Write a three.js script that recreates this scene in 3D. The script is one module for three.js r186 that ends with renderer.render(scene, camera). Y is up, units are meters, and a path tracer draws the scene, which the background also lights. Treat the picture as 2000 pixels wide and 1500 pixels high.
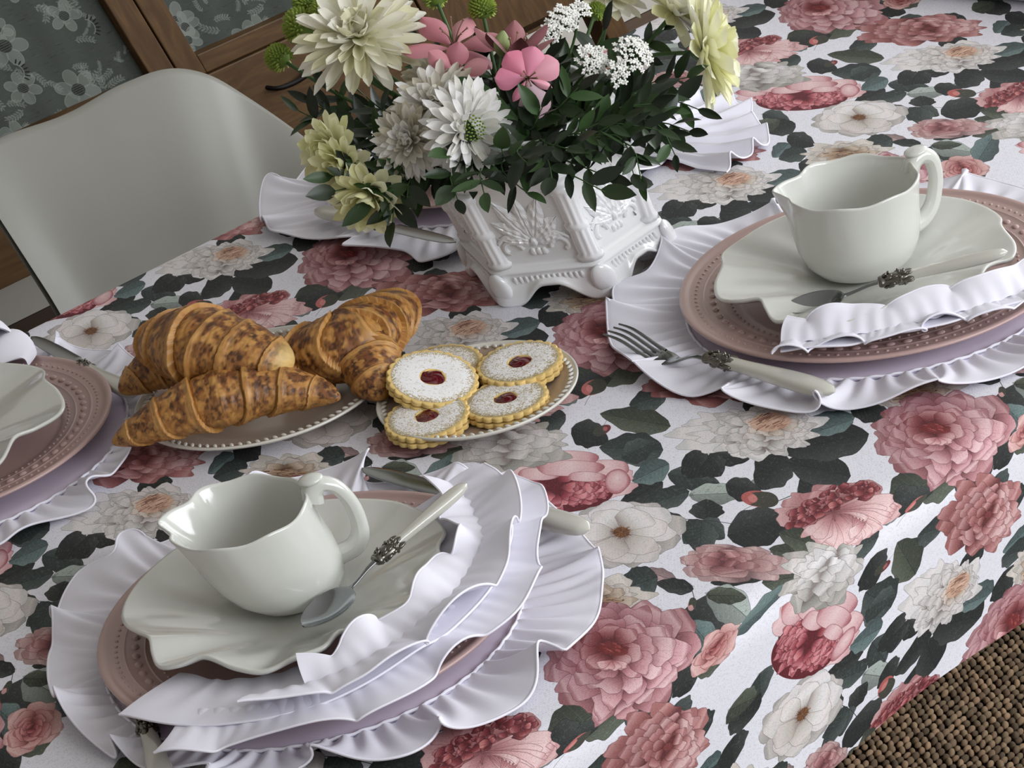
import * as THREE from 'three';
import { mergeGeometries, mergeVertices, toCreasedNormals } from 'three/addons/utils/BufferGeometryUtils.js';
import { RoundedBoxGeometry } from 'three/addons/geometries/RoundedBoxGeometry.js';
import { RectAreaLightUniformsLib } from 'three/addons/lights/RectAreaLightUniformsLib.js';

// ---------------------------------------------------------------- camera, light, exposure
const scene = new THREE.Scene();
const camera = new THREE.PerspectiveCamera(17.5335, 4 / 3, 0.05, 60);
camera.position.set(-1.15, 1.695, 1.62);
{
  const right = new THREE.Vector3(0.7287, -0.18896, 0.65824), up = new THREE.Vector3(0.42553, 0.87810, -0.21889);
  right.normalize(); up.addScaledVector(right, -up.dot(right)).normalize();
  const back = new THREE.Vector3().crossVectors(right, up);
  camera.quaternion.setFromRotationMatrix(new THREE.Matrix4().makeBasis(right, up, back));
}
scene.add(camera);
const renderer = new THREE.WebGLRenderer({ antialias: true });
renderer.toneMapping = THREE.LinearToneMapping;
renderer.toneMappingExposure = 0.83;
renderer.shadowMap.enabled = true;
scene.background = new THREE.Color(0.75, 0.86, 1.0);
RectAreaLightUniformsLib.init();
const ROOM = { x0: -2.7, x1: 3.3, z0: -2.2, z1: 2.9, h: 2.5 };
const WIN = { x0: -0.3, x1: 2.5, y0: 1.2, y1: 2.4 }, SIDE = { z0: -1.3, z1: 1.7, y0: 0.9, y1: 2.4 };                       // the big window behind the photographer
const dayLight = new THREE.RectAreaLight(new THREE.Color(0.93, 0.96, 1.0), 9.5, WIN.x1 - WIN.x0 - 0.1, WIN.y1 - WIN.y0 - 0.1);
dayLight.position.set((WIN.x0 + WIN.x1) / 2, (WIN.y0 + WIN.y1) / 2, ROOM.z1 - 0.04);
dayLight.lookAt((WIN.x0 + WIN.x1) / 2, (WIN.y0 + WIN.y1) / 2 - 0.0, 0);
scene.add(dayLight);
const sideLight = new THREE.RectAreaLight(new THREE.Color(0.95, 0.97, 1.0), 5, SIDE.z1 - SIDE.z0 - 0.1, SIDE.y1 - SIDE.y0 - 0.1);   // the window in the right-hand wall
sideLight.position.set(ROOM.x1 - 0.04, (SIDE.y0 + SIDE.y1) / 2, (SIDE.z0 + SIDE.z1) / 2); sideLight.lookAt(0, (SIDE.y0 + SIDE.y1) / 2, (SIDE.z0 + SIDE.z1) / 2); scene.add(sideLight);

// ---------------------------------------------------------------- helpers
function rng(seed) { let a = seed >>> 0; return () => { a = (a + 0x6D2B79F5) | 0; let t = Math.imul(a ^ (a >>> 15), 1 | a); t = (t + Math.imul(t ^ (t >>> 7), 61 | t)) ^ t; return ((t ^ (t >>> 14)) >>> 0) / 4294967296; }; }
const { sin, cos, PI, abs, max, min, sqrt, exp, floor, hypot, pow, atan2 } = Math;
const TAU = 2 * PI, V = (x, y, z) => new THREE.Vector3(x, y, z), lerp = (a, b, k) => a + (b - a) * k, clamp = (x, a = 0, b = 1) => min(b, max(a, x));
const smooth = (a, b, x) => { const k = clamp((x - a) / (b - a)); return k * k * (3 - 2 * k); };
function hash3(x, y, z) { let h = Math.imul(x, 374761393) ^ Math.imul(y, 668265263) ^ Math.imul(z, 2147483647 - 1274126177); h = Math.imul(h ^ (h >>> 13), 1274126177); return ((h ^ (h >>> 16)) >>> 0) / 4294967296; }
function noise3(x, y, z) {
  const X = floor(x), Y = floor(y), Z = floor(z), f = (t) => t * t * (3 - 2 * t), u = f(x - X), v = f(y - Y), w = f(z - Z);
  const n = (i, j, k) => hash3(X + i, Y + j, Z + k);
  return lerp(lerp(lerp(n(0, 0, 0), n(1, 0, 0), u), lerp(n(0, 1, 0), n(1, 1, 0), u), v), lerp(lerp(n(0, 0, 1), n(1, 0, 1), u), lerp(n(0, 1, 1), n(1, 1, 1), u), v), w);
}
const fbm = (x, y, z, o = 4) => { let s = 0, a = 0.5, n = 0; for (let i = 0; i < o; i++) { s += a * noise3(x, y, z); n += a; a *= 0.5; x *= 2.03; y *= 2.03; z *= 2.03; } return s / n; };
const used = new Map();
function numbered(name) { const n = used.get(name) || 0; used.set(name, n + 1); return n ? name + '_' + String(n).padStart(3, '0') : name; }
function shade(o) { o.traverse((m) => { if (m.isMesh) { m.castShadow = true; m.receiveShadow = true; } }); return o; }
function thing(name, label, category, [x, y, z] = [0, 0, 0], turn = 0, group) {
  const o = new THREE.Group(); o.name = numbered(name); o.position.set(x, y, z); o.rotation.y = turn;
  o.userData = { label, category }; if (group) o.userData.group = group;
  scene.add(o); return o;
}
function part(name, geometry, material, parent, label) { const m = new THREE.Mesh(geometry, material); m.name = name; m.castShadow = m.receiveShadow = true; if (label) m.userData.label = label; parent.add(m); return m; }
function struct(name, geometry, material) { const m = new THREE.Mesh(geometry, material); m.name = name; m.userData.kind = 'structure'; m.castShadow = m.receiveShadow = true; scene.add(m); return m; }
const merge = (list) => mergeGeometries(list.map((g) => { const n = g.index ? g.toNonIndexed() : g; for (const k of Object.keys(n.attributes)) if (!['position', 'normal', 'uv'].includes(k)) n.deleteAttribute(k); return n; }));
const box = (w, h, d, x, y, z) => new THREE.BoxGeometry(w, h, d).translate(x, y, z);
const rbox = (w, h, d, r, x, y, z) => new RoundedBoxGeometry(w, h, d, 2, r).translate(x, y, z);
// a grid surface: fn(u, v) -> [x, y, z]; wrapU / wrapV join the ends; col(u, v, p) -> [r, g, b] gives vertex colours
function grid(nu, nv, fn, { wrapU = false, wrapV = false, uv = null, col = null, flip = false } = {}) {
  const cu = wrapU ? nu : nu + 1, cv = wrapV ? nv : nv + 1, pos = [], uvs = [], cols = [], idx = [];
  for (let j = 0; j < cv; j++) for (let i = 0; i < cu; i++) {
    const u = i / nu, v = j / nv, p = fn(u, v); pos.push(p[0], p[1], p[2]);
    const q = uv ? uv(u, v, p) : [u, v]; uvs.push(q[0], q[1]); if (col) cols.push(...col(u, v, p));
  }
  for (let j = 0; j < nv; j++) for (let i = 0; i < nu; i++) {
    const a = j % cv * cu + i % cu, b = j % cv * cu + (i + 1) % cu, c = (j + 1) % cv * cu + i % cu, d = (j + 1) % cv * cu + (i + 1) % cu;
    if (flip) idx.push(a, b, c, b, d, c); else idx.push(a, c, b, b, c, d);
  }
  const g = new THREE.BufferGeometry();
  g.setAttribute('position', new THREE.Float32BufferAttribute(pos, 3)); g.setAttribute('uv', new THREE.Float32BufferAttribute(uvs, 2));
  if (col) g.setAttribute('color', new THREE.Float32BufferAttribute(cols, 3));
  g.setIndex(idx); g.computeVertexNormals(); return g;
}
// a thin solid sheet: the grid, a second one a thickness behind it, and a rim that joins them
function sheet(nu, nv, fn, th, { wrapU = false, uv = null } = {}) {
  const N = nv * 2 + 2, e = 1e-3;
  const nrm = (u, v) => { const a = fn(u + e, v), b = fn(u - e, v), c = fn(u, min(1, v + e)), d = fn(u, max(0, v - e));
    const n = V(c[0] - d[0], c[1] - d[1], c[2] - d[2]).cross(V(a[0] - b[0], a[1] - b[1], a[2] - b[2])); return n.lengthSq() < 1e-20 ? V(0, 1, 0) : n.normalize(); };
  const at = (u, k) => { const v = k <= nv ? k / nv : (2 * nv + 1 - k) / nv; const p = fn(u, clamp(v)), n = nrm(u, clamp(v)), s = (k <= nv ? 0.5 : -0.5) * th; return [p[0] + n.x * s, p[1] + n.y * s, p[2] + n.z * s, v]; };
  return grid(nu, N, (u, w) => at(u, Math.round(w * N) % N), { wrapU, wrapV: true, uv: (u, w) => { const k = Math.round(w * N) % N, v = k <= nv ? k / nv : (2 * nv + 1 - k) / nv; return uv ? uv(u, v) : [u, v]; } });
}
function tube(points, radius, { seg = 24, rad = 8, closed = false, taper = null } = {}) {
  const c = new THREE.CatmullRomCurve3(points.map((p) => p.isVector3 ? p : V(...p)), closed), g = new THREE.TubeGeometry(c, seg, radius, rad, closed);
  if (taper) { const p = g.attributes.position, q = V(0, 0, 0); for (let i = 0; i <= seg; i++) { c.getPointAt(i / seg, q); const k = taper(i / seg); for (let j = 0; j <= rad; j++) { const n = i * (rad + 1) + j; p.setXYZ(n, q.x + (p.getX(n) - q.x) * k, q.y + (p.getY(n) - q.y) * k, q.z + (p.getZ(n) - q.z) * k); } } g.computeVertexNormals(); }
  return g;
}
function lean(g, kx, kz, y0 = 0) { const p = g.attributes.position; for (let i = 0; i < p.count; i++) { const d = p.getY(i) - y0; p.setX(i, p.getX(i) + kx * d); p.setZ(i, p.getZ(i) + kz * d); } g.computeVertexNormals(); return g; }
// smooth periodic curve through (degrees, value) knots
function periodic(knots) {
  const k = [...knots].sort((a, b) => a[0] - b[0]), n = k.length;
  return (deg) => {
    deg = ((deg % 360) + 360) % 360; let i = n - 1; for (let q = 0; q < n; q++) if (k[q][0] <= deg) i = q; if (deg < k[0][0]) i = n - 1;
    const at = (q) => { const w = floor(q / n); return [k[q - w * n][0] + 360 * w, k[q - w * n][1]]; }; if (deg < k[0][0]) deg += 360;
    const [x0, y0] = at(i - 1), [x1, y1] = at(i), [x2, y2] = at(i + 1), [x3, y3] = at(i + 2), h = x2 - x1, t = (deg - x1) / h;
    const m1 = (y2 - y0) / (x2 - x0) * h, m2 = (y3 - y1) / (x3 - x1) * h, t2 = t * t, t3 = t2 * t;
    return (2 * t3 - 3 * t2 + 1) * y1 + (t3 - 2 * t2 + t) * m1 + (-2 * t3 + 3 * t2) * y2 + (t3 - t2) * m2;
  };
}
function dataTex(w, h, fn, srgb, repeat) {
  const d = new Uint8Array(w * h * 4); for (let y = 0; y < h; y++) for (let x = 0; x < w; x++) { const c = fn(x / w, y / h, x, y), n = 4 * (y * w + x); d[n] = clamp(c[0], 0, 255); d[n + 1] = clamp(c[1], 0, 255); d[n + 2] = clamp(c[2], 0, 255); d[n + 3] = 255; }
  const t = new THREE.DataTexture(d, w, h); t.wrapS = t.wrapT = THREE.RepeatWrapping; t.magFilter = THREE.LinearFilter; t.minFilter = THREE.LinearFilter; if (srgb) t.colorSpace = THREE.SRGBColorSpace; if (repeat) t.repeat.set(...repeat); t.needsUpdate = true; return t;
}
const std = (color, roughness = 0.6, extra = {}) => new THREE.MeshStandardMaterial({ color, roughness, side: THREE.DoubleSide, ...extra });
const phys = (color, roughness = 0.6, extra = {}) => new THREE.MeshPhysicalMaterial({ color, roughness, side: THREE.DoubleSide, ...extra });
// woods: one grain per tone, uv in metres along x
function woodTex(base, dark, seed, w = 512, h = 256) {
  return dataTex(w, h, (u, v) => { const g = fbm(u * 3 + seed, v * 26 + 2 * fbm(u * 4, v * 5, seed, 3), seed, 4), k = clamp(0.15 + 1.2 * abs(((g * 7) % 1) - 0.5) + 0.5 * (fbm(u * 8, v * 160, seed, 2) - 0.5)); return [0, 1, 2].map((i) => lerp(base[i], dark[i], k)); }, true);
}
const weave = dataTex(128, 128, (u, v, x, y) => { const a = (x % 8) / 8, b = (y % 8) / 8, o = (floor(x / 8) + floor(y / 8)) % 2; const k = o ? sin(a * PI) : sin(b * PI); const q = 110 + 110 * k + 25 * hash3(x, y, 3); return [q, q, q]; }, false);
const M = {
  wall: std('#d9d5cc', 0.9), ceiling: std('#e6e4df', 0.95),
  porcelain: phys(new THREE.Color(0.66, 0.665, 0.62), 0.16, { clearcoat: 0.5, clearcoatRoughness: 0.06 }),
  rose: phys('#b89a95', 0.36, { clearcoat: 0.25, clearcoatRoughness: 0.25 }),
  linen: phys('#e9e7f1', 0.85, { sheen: 0.3 }), lilac: phys('#d6cbe0', 0.85, { sheen: 0.3 }), hem: phys('#f1effa', 0.8),
  pearl: phys('#c6c4ba', 0.2, { clearcoat: 0.7, clearcoatRoughness: 0.1 }), steel: std('#8d9092', 0.16, { metalness: 1 }), silver: std('#77746c', 0.3, { metalness: 1 }),
  dark: std('#14110f', 0.5, { metalness: 0.6 }),
};

// ---------------------------------------------------------------- the print of the tablecloth: one repeat, 35.55 cm by 37.5 cm
const LS = 0.355526, LT = 0.375061;
function roseFabric() {
  const N = 2048, cv = document.createElement('canvas'); cv.width = cv.height = N; const c = cv.getContext('2d');
  c.fillStyle = '#e9e8f1'; c.fillRect(0, 0, N, N);
  const A = 1.153, B = 1.936, C = -3.2, D = 2.95;               // the motifs stand turned against the repeat
  const rgb = (r, g, b, a = 1) => `rgba(${r | 0},${g | 0},${b | 0},${a})`, mix = (p, q, k) => p.map((x, i) => lerp(x, q[i], k));
  function put(i, j, draw, seed) {                               // a motif at (i, j) thousandths of the repeat, and its copies over the borders
    for (let a = -1; a <= 1; a++) for (let b = -1; b <= 1; b++) {
      const e = (j / 1000 + a) * N, f = (1 - i / 1000 + b) * N; if (e < -950 || e > N + 950 || f < -950 || f > N + 950) continue;
      c.setTransform(A, B, C, D, e, f); draw(rng(seed));
    }
  }
  function leaf(dx, dy, w, tone, r) {
    dx *= 1.12; dy *= 1.12;
    const L = hypot(dx, dy), pal = [[34, 38, 37], [54, 64, 62], [92, 112, 112], [70, 76, 62], [168, 178, 172], [190, 158, 158]][tone], nx = -dy / L, ny = dx / L, h = w * 0.66, cx = dx * 0.5 + nx * h * 0.12, cy = dy * 0.5 + ny * h * 0.12;
    const P = (k, s) => { const q = pow(sin(PI * pow(k, 0.8)), 0.75) * h * s; return [dx * k + nx * q, dy * k + ny * q * 1.0]; };
    const wob = r() * 9, path = (s0, s1) => { c.beginPath(); c.moveTo(0, 0); for (let k = 0; k <= 1.001; k += 0.05) { const [x, y] = P(min(k, 1), s0 * (1 + 0.07 * sin(k * 21 + wob))); c.lineTo(x, y); } for (let k = 1; k >= -0.001; k -= 0.05) { const [x, y] = P(max(k, 0), s1 * (1 + 0.07 * sin(k * 19 + wob))); c.lineTo(x, y); } c.closePath(); };
    const g = c.createLinearGradient(nx * h, ny * h, -nx * h, -ny * h); g.addColorStop(0, rgb(...mix(pal, [20, 22, 22], 0.25))); g.addColorStop(0.5, rgb(...pal)); g.addColorStop(1, rgb(...mix(pal, [205, 212, 205], 0.16)));
    c.fillStyle = g; path(1, -1); c.fill();
    c.fillStyle = rgb(...mix(pal, [12, 14, 14], 0.5), 0.4); path(1, -0.02); c.fill();
    c.strokeStyle = rgb(...mix(pal, [10, 12, 12], 0.6), 0.75); c.lineWidth = 0.7; path(1, -1); c.stroke();
    c.strokeStyle = rgb(...mix(pal, [10, 10, 10], 0.6), 0.8); c.lineWidth = 1; c.beginPath(); c.moveTo(0, 0); c.quadraticCurveTo(cx - nx * h * 0.12, cy - ny * h * 0.12, dx * 0.98, dy * 0.98); c.stroke();
    for (let k = 0.14; k < 0.9; k += 0.11) for (const s of [0.85, -0.85]) { const [x, y] = P(min(1, k + 0.16), s); c.strokeStyle = rgb(...mix(pal, s > 0 ? [150, 160, 152] : [10, 12, 12], 0.5), 0.42); c.lineWidth = 0.6; c.beginPath(); c.moveTo(dx * k, dy * k); c.quadraticCurveTo(lerp(dx * k, x, 0.5) + dx * 0.03, lerp(dy * k, y, 0.5) + dy * 0.03, x, y); c.stroke(); }
    for (let k = 0; k < 26; k++) { const [x, y] = P(r(), (r() * 2 - 1) * 0.9); c.fillStyle = r() < 0.5 ? rgb(10, 12, 12, 0.14) : rgb(190, 200, 195, 0.09); c.beginPath(); c.ellipse(x, y, 1 + r() * 5, 0.6 + r() * 2, atan2(dy, dx), 0, TAU); c.fill(); }
  }
  // one petal as a sector with a rounded wavy front, toned from its base to its edge
  function petal(x, y, r0, r1, th, w, sy, base, edge, r, line = 0.55, wav = 0.06) {
    const ph = r() * 9, n = 14, X = (rr, a) => [x + rr * cos(a), y + rr * sin(a) * sy];
    c.beginPath();
    for (let k = 0; k <= n; k++) { const u = k / n * 2 - 1, rr = r1 * (1 - 0.3 * pow(abs(u), 3.2)) * (1 + wav * sin(u * 4.2 + ph) + wav * 0.5 * sin(u * 9 + ph * 2)), p = X(rr, th + u * w); k ? c.lineTo(...p) : c.moveTo(...p); }
    for (let k = n; k >= 0; k--) { const u = k / n * 2 - 1, p = X(r0 * (1 - 0.1 * abs(u)), th + u * w * 0.75); c.lineTo(...p); }
    c.closePath();
    const p0 = X(r0, th), p1 = X(r1, th), g = c.createLinearGradient(...p0, ...p1); g.addColorStop(0, rgb(...mix(base, [40, 12, 18], .25))); g.addColorStop(0.3, rgb(...mix(base, edge, 0.4))); g.addColorStop(0.62, rgb(...edge)); g.addColorStop(0.9, rgb(...mix(edge, [246, 226, 226], .3))); g.addColorStop(1, rgb(...mix(edge, base, 0.25)));
    c.fillStyle = g; c.fill(); c.strokeStyle = rgb(...mix(base, [45, 20, 26], 0.45), line); c.lineWidth = 0.8; c.stroke();
    for (let k = 0; k < 5; k++) { const a = th + (r() * 1.5 - 0.75) * w, q0 = X(lerp(r0, r1, 0.1 + 0.2 * r()), a), q1 = X(lerp(r0, r1, 0.55 + 0.35 * r()), a + (r() - 0.5) * 0.12); c.strokeStyle = rgb(...mix(base, edge, 0.15), 0.35); c.lineWidth = 0.5; c.beginPath(); c.moveTo(...q0); c.lineTo(...q1); c.stroke(); }
  }
  // petals in rings, the big ones first, their centre drifting to the focus of the bloom
  function bloom({ rx, ry, fx = 0, fy = 0, rings, r, wav, line, sweep = null }) {
    const sy = ry / rx; c.fillStyle = rgb(...rings[rings.length - 1][2]); c.beginPath(); c.ellipse(fx * .5, fy * .5, rx * .75, ry * .75, 0, 0, TAU); c.fill();
    rings.forEach(([rho, n, base, edge, inner = 0.35], q) => {
      const k = q / max(1, rings.length - 1), x = fx * k, y = fy * k, o = r() * TAU; 
      const order = [...Array(n).keys()].sort(() => r() - 0.5);
      for (const m of order) { const th = o + (m + (r() - 0.5) * 0.5) / n * TAU, lit = sweep ? sweep(th) : 0.5, jb = (r() - 0.5) * 18;
        petal(x, y, rx * rho * inner, rx * rho * (0.9 + 0.18 * r()), th, PI / n * (1.15 + 0.35 * r()), sy, mix(base, [0, 0, 0], 0.1 * r()).map((v) => v + jb * 0.5), mix(edge, base, clamp(0.35 - 0.5 * (lit - 0.5))).map((v) => v + jb), r, line, wav); }
    });
  }
  const strokes = (r, n, rx, ry, cols, x0 = 0, y0 = 0, slope = -0.12) => { for (let k = 0; k < n; k++) { const a = r() * TAU, q = sqrt(r()), x = x0 + rx * q * cos(a), y = y0 + ry * q * sin(a), l = rx * (0.16 + 0.3 * r()); c.strokeStyle = rgb(...cols[floor(r() * cols.length)], 0.85); c.lineWidth = 1 + r() * 1.8; c.beginPath(); c.moveTo(x - l * 0.5, y - l * slope * 0.5); c.quadraticCurveTo(x, y - 3 + 5 * r(), x + l * 0.5, y + l * slope * 0.5 + (r() - 0.5) * 4); c.stroke(); } };
  const twig = (pts, w = 1) => { c.strokeStyle = rgb(40, 42, 40, 0.95); c.lineWidth = w; c.beginPath(); c.moveTo(...pts[0]); for (let k = 1; k < pts.length - 1; k += 2) c.quadraticCurveTo(...pts[k], ...pts[k + 1]); c.stroke(); };
  const bud = (r, l, w, ang, red) => { c.save(); c.rotate(ang); for (const [s, col] of [[1, red], [0.6, mix(red, [235, 170, 165], 0.4)]]) { c.fillStyle = rgb(...col); c.beginPath(); c.ellipse(l * 0.1, 0, l * 0.5 * s, w * 0.5 * s, 0, 0, TAU); c.fill(); } c.fillStyle = rgb(62, 62, 52); c.beginPath(); c.moveTo(-l * 0.5, 0); c.quadraticCurveTo(-l * 0.45, -w * 0.7, l * 0.35, -w * 0.4); c.quadraticCurveTo(-l * 0.1, -w * 0.05, l * 0.3, w * 0.32); c.quadraticCurveTo(-l * 0.4, w * 0.75, -l * 0.5, 0); c.fill(); twig([[-l * 0.5, 0], [-l * 0.7, w * 0.2], [-l * 0.95, w * 0.5]], 1.4); twig([[l * 0.2, -w * 0.4], [l * 0.5, -w * 0.7], [l * 0.6, -w * 1.0]], 0.7); c.restore(); };
  // leaves: place, run and width, tone
  const LEAVES = [[644, 281, -135, -27, 45, 3], [583, 192, -119, -6, 54, 1], [485, 87, -80, 45, 33, 0], [499, 117, 93, 17, 36, 1], [408, 87, -86, 27, 33, 1], [524, 202, 41, 39, 51, 0], [529, 153, -66, 32, 39, 2], [475, 219, 75, 5, 27, 0], [470, 214, 23, 33, 42, 0], [397, 75, 101, -5, 33, 4], [292, 297, -87, 44, 21, 4], [332, 312, -54, 62, 57, 0], [189, 260, -42, 18, 39, 0], [152, 311, -110, -26, 57, 0], [234, 472, -158, 33, 57, 0], [309, 517, -90, 8, 27, 2], [305, 507, -84, 29, 27, 2], [214, 993, 114, -33, 57, 0], [295, 19, 0, -36, 50, 0], [317, 984, -62, -18, 21, 1], [301, 11, -32, 39, 33, 1], [301, 11, 38, 30, 33, 1], [301, 11, -6, 54, 51, 1], [987, 14, -81, -21, 36, 3], [984, 996, -87, 24, 33, 3], [122, 840, 116, -20, 18, 0], [185, 808, -60, -18, 21, 5], [136, 805, -63, -9, 21, 0], [96, 722, 120, 66, 99, 0], [58, 708, 84, 42, 36, 2], [99, 802, 89, 26, 45, 4], [99, 802, 66, 0, 21, 3], [918, 760, 57, -84, 45, 2], [888, 735, -39, 39, 42, 3], [943, 517, -104, 60, 69, 3], [10, 413, -87, 66, 63, 3], [822, 544, -102, -6, 57, 1], [807, 557, 69, 3, 36, 1], [786, 550, -51, 20, 21, 2], [757, 555, -60, 42, 33, 2], [958, 300, -42, 26, 33, 2], [865, 515, -51, 21, 33, 1], [743, 556, -9, 33, 33, 1], [712, 588, -33, 30, 33, 2], [560, 430, 70, -12, 40, 0], [600, 620, -75, -20, 44, 1], [760, 390, -70, 22, 40, 1], [930, 620, 60, 24, 44, 0], [20, 60, -70, -24, 36, 3], [700, 800, 62, 30, 40, 1], [520, 700, 60, 34, 44, 0], [480, 660, -40, 40, 36, 2], [360, 560, 70, 30, 44, 0], [400, 640, -64, 22, 40, 1], [30, 300, 76, 18, 46, 0], [560, 20, -80, -16, 46, 0], [230, 800, -70, 24, 46, 1], [840, 160, 72, 26, 46, 0], [900, 200, -60, 28, 40, 1], [820, 880, 66, -22, 44, 0], [560, 780, -66, 24, 44, 0], [640, 700, 60, -24, 40, 3], [180, 620, 70, 20, 44, 1], [980, 320, 66, -12, 40, 0], [640, 120, 60, -30, 40, 1], [360, 150, 66, 22, 36, 0]];
  LEAVES.forEach(([i, j, dx, dy, w, tone], n) => put(i, j, (r) => leaf(dx, dy, w, tone, r), 100 + n));
  put(376, 966, () => twig([[0, 0], [60, -8], [138, 6]], 1.1), 1);
  put(770, 186, (r) => { bud(r, 36, 20, -0.45, [112, 44, 48]); twig([[-14, 8], [-22, 20], [-26, 40]], 1.6); }, 2);
  put(252, 142, (r) => bud(r, 66, 32, PI + 0.1, [176, 92, 88]), 3); put(936, 334, (r) => bud(r, 52, 36, PI - 0.3, [186, 104, 100]), 4); put(102, 764, (r) => bud(r, 22, 14, 1.9, [196, 150, 150]), 5);
  const dust = [118, 62, 66], pink = [196, 134, 138], pale = [228, 184, 186], deep = [120, 40, 50], grey = [176, 172, 166], white = [226, 224, 226], cream = [196, 190, 180];
  const up = (th) => 0.5 - 0.5 * sin(th), rightUp = (th) => 0.5 + 0.5 * cos(th + 0.5), rightDown = (th) => 0.5 + 0.5 * cos(th - 0.5);
  put(280, 669, (r) => { bloom({ rx: 116, ry: 44, rings: [[1, 9, cream, [214, 208, 200]], [0.8, 8, grey, [208, 200, 190]], [0.6, 7, [150, 128, 106], [206, 192, 176]]], r, wav: 0.1 }); strokes(r, 46, 56, 17, [[120, 84, 58], [86, 56, 40], [186, 150, 118]], -8, 4); }, 11);
  put(70, 550, (r) => { bloom({ rx: 152, ry: 98, fx: -36, fy: -20, rings: [[1.02, 10, [112, 62, 66], [190, 134, 140], 0.55], [0.92, 12, [126, 72, 78], [226, 184, 188], 0.55], [0.8, 11, [122, 64, 70], [216, 166, 172], 0.48], [0.66, 10, [132, 70, 76], [230, 192, 196], 0.42], [0.52, 9, [118, 54, 60], [210, 156, 162], 0.34], [0.38, 7, [112, 38, 42], [220, 172, 174], 0.3]], r, sweep: rightDown }); c.translate(-36, -22); c.fillStyle = rgb(116, 34, 34, 0.75); c.beginPath(); c.ellipse(4, 6, 30, 9, 0.1, 0, TAU); c.fill(); strokes(r, 26, 30, 8, [[100, 30, 30], [160, 70, 66]], 4, 2, 0.3); for (let k = 0; k < 4; k++) petal(6, 22, 0, 34, -PI / 2 + (k - 1.5) * 0.55 + PI, 0.5, 0.5, [176, 100, 104], [226, 176, 178], r); }, 12);
  put(690, 510, (r) => { bloom({ rx: 168, ry: 56, fx: 26, fy: -4, rings: [[1.04, 11, [124, 66, 66], [198, 138, 136], 0.55], [0.88, 11, [136, 76, 76], [224, 172, 172], 0.5], [0.72, 10, [128, 68, 68], [234, 196, 196], 0.45], [0.54, 9, [138, 74, 74], [216, 160, 160], 0.35], [0.36, 6, [122, 56, 56], [232, 188, 186], 0.28]], r, sweep: rightUp }); }, 13);
  put(445, 361, (r) => {
    for (const [th, R, w] of [[-2.75, 168, .34], [2.75, 176, .36], [-2.35, 120, .5], [2.25, 128, .42], [PI, 188, .30], [-1.2, 132, .5], [-.55, 132, .45], [1.75, 118, .4], [3.0, 150, .26]]) petal(8, 0, 20, R, th, w, .48, [166, 162, 158], [224, 222, 222], r, .5, .09);
    bloom({ rx: 108, ry: 54, fx: 22, fy: -16, rings: [[1, 11, grey, white, 0.55], [0.88, 11, [170, 166, 160], white, 0.5], [0.76, 10, [172, 166, 160], [232, 230, 230], 0.45], [0.62, 9, [166, 156, 148], white, 0.4], [0.5, 8, [172, 150, 134], [224, 216, 208], 0.35]], r, wav: 0.09, sweep: (t) => 0.6 });
    c.fillStyle = rgb(206, 170, 148); c.beginPath(); c.ellipse(20, -22, 42, 20, -0.1, 0, TAU); c.fill(); strokes(r, 60, 40, 18, [[128, 84, 66], [224, 188, 166], [176, 130, 108], [96, 60, 48]], 20, -22, -0.5);
  }, 14);
  put(70, 193, (r) => {
    bloom({ rx: 128, ry: 58, rings: [[1, 9, [170, 110, 112], [222, 180, 180], 0.45], [0.82, 8, [160, 96, 98], pale, 0.4]], r, sweep: (t) => 0.5 + 0.5 * cos(t - 0.7) });
    for (let k = 0; k < 16; k++) petal(-34 + 5 * (k % 4), 0, 4, 96 + 44 * r(), -.55 + k / 15 * 2.5 + .1 * r(), .27, .5, [166, 98, 102], [230, 192, 192], r, .5, .08);
    c.save(); c.rotate(-.40); for (let k = 0; k < 74; k++) { const x = -100 + 168 * r(), q = 1 - pow((x + 16) / 92, 2), y = -22 + (r() - .6) * 40 * max(.1, q); petal(x, y, 0, 15 + 12 * r(), r() * TAU, .75, .55, [84, 22, 30], mix([132, 50, 56], [204, 118, 116], r() * r()), r, .7); } c.restore();
    for (let k = 0; k < 9; k++) petal(-20 + k * 8, 2 + k, 2, 40 + 30 * r(), .1 + k * .24 + r() * .2, .3, .55, [176, 108, 112], [232, 198, 198], r, .5);
  }, 15);
  put(700, 959, (r) => {
    for (const [th, R] of [[-2.9, 176], [-2.4, 150], [-.75, 150], [-.25, 172], [.15, 168], [-1.6, 150], [-1.2, 150], [-2, 150]]) petal(0, 6, 10, R, th, .42, .40, [176, 104, 110], [228, 190, 192], r);
    c.fillStyle = rgb(96, 24, 34); c.beginPath(); c.ellipse(6, 20, 122, 42, 0, 0, TAU); c.fill();
    for (let k = 0; k < 64; k++) { const q = sqrt(1 - k / 64), th = k * 2.39996, x = 6 + 116 * q * cos(th), y = 14 + 38 * q * sin(th); petal(x * .66, y * .6, 3, 34 + 14 * r(), atan2(y - 6, x) + (r() - .5) * .9, .5 + .2 * r(), .66, [92, 24, 34], mix([158, 66, 76], [216, 130, 136], r()), r, .75, .12); }
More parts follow.
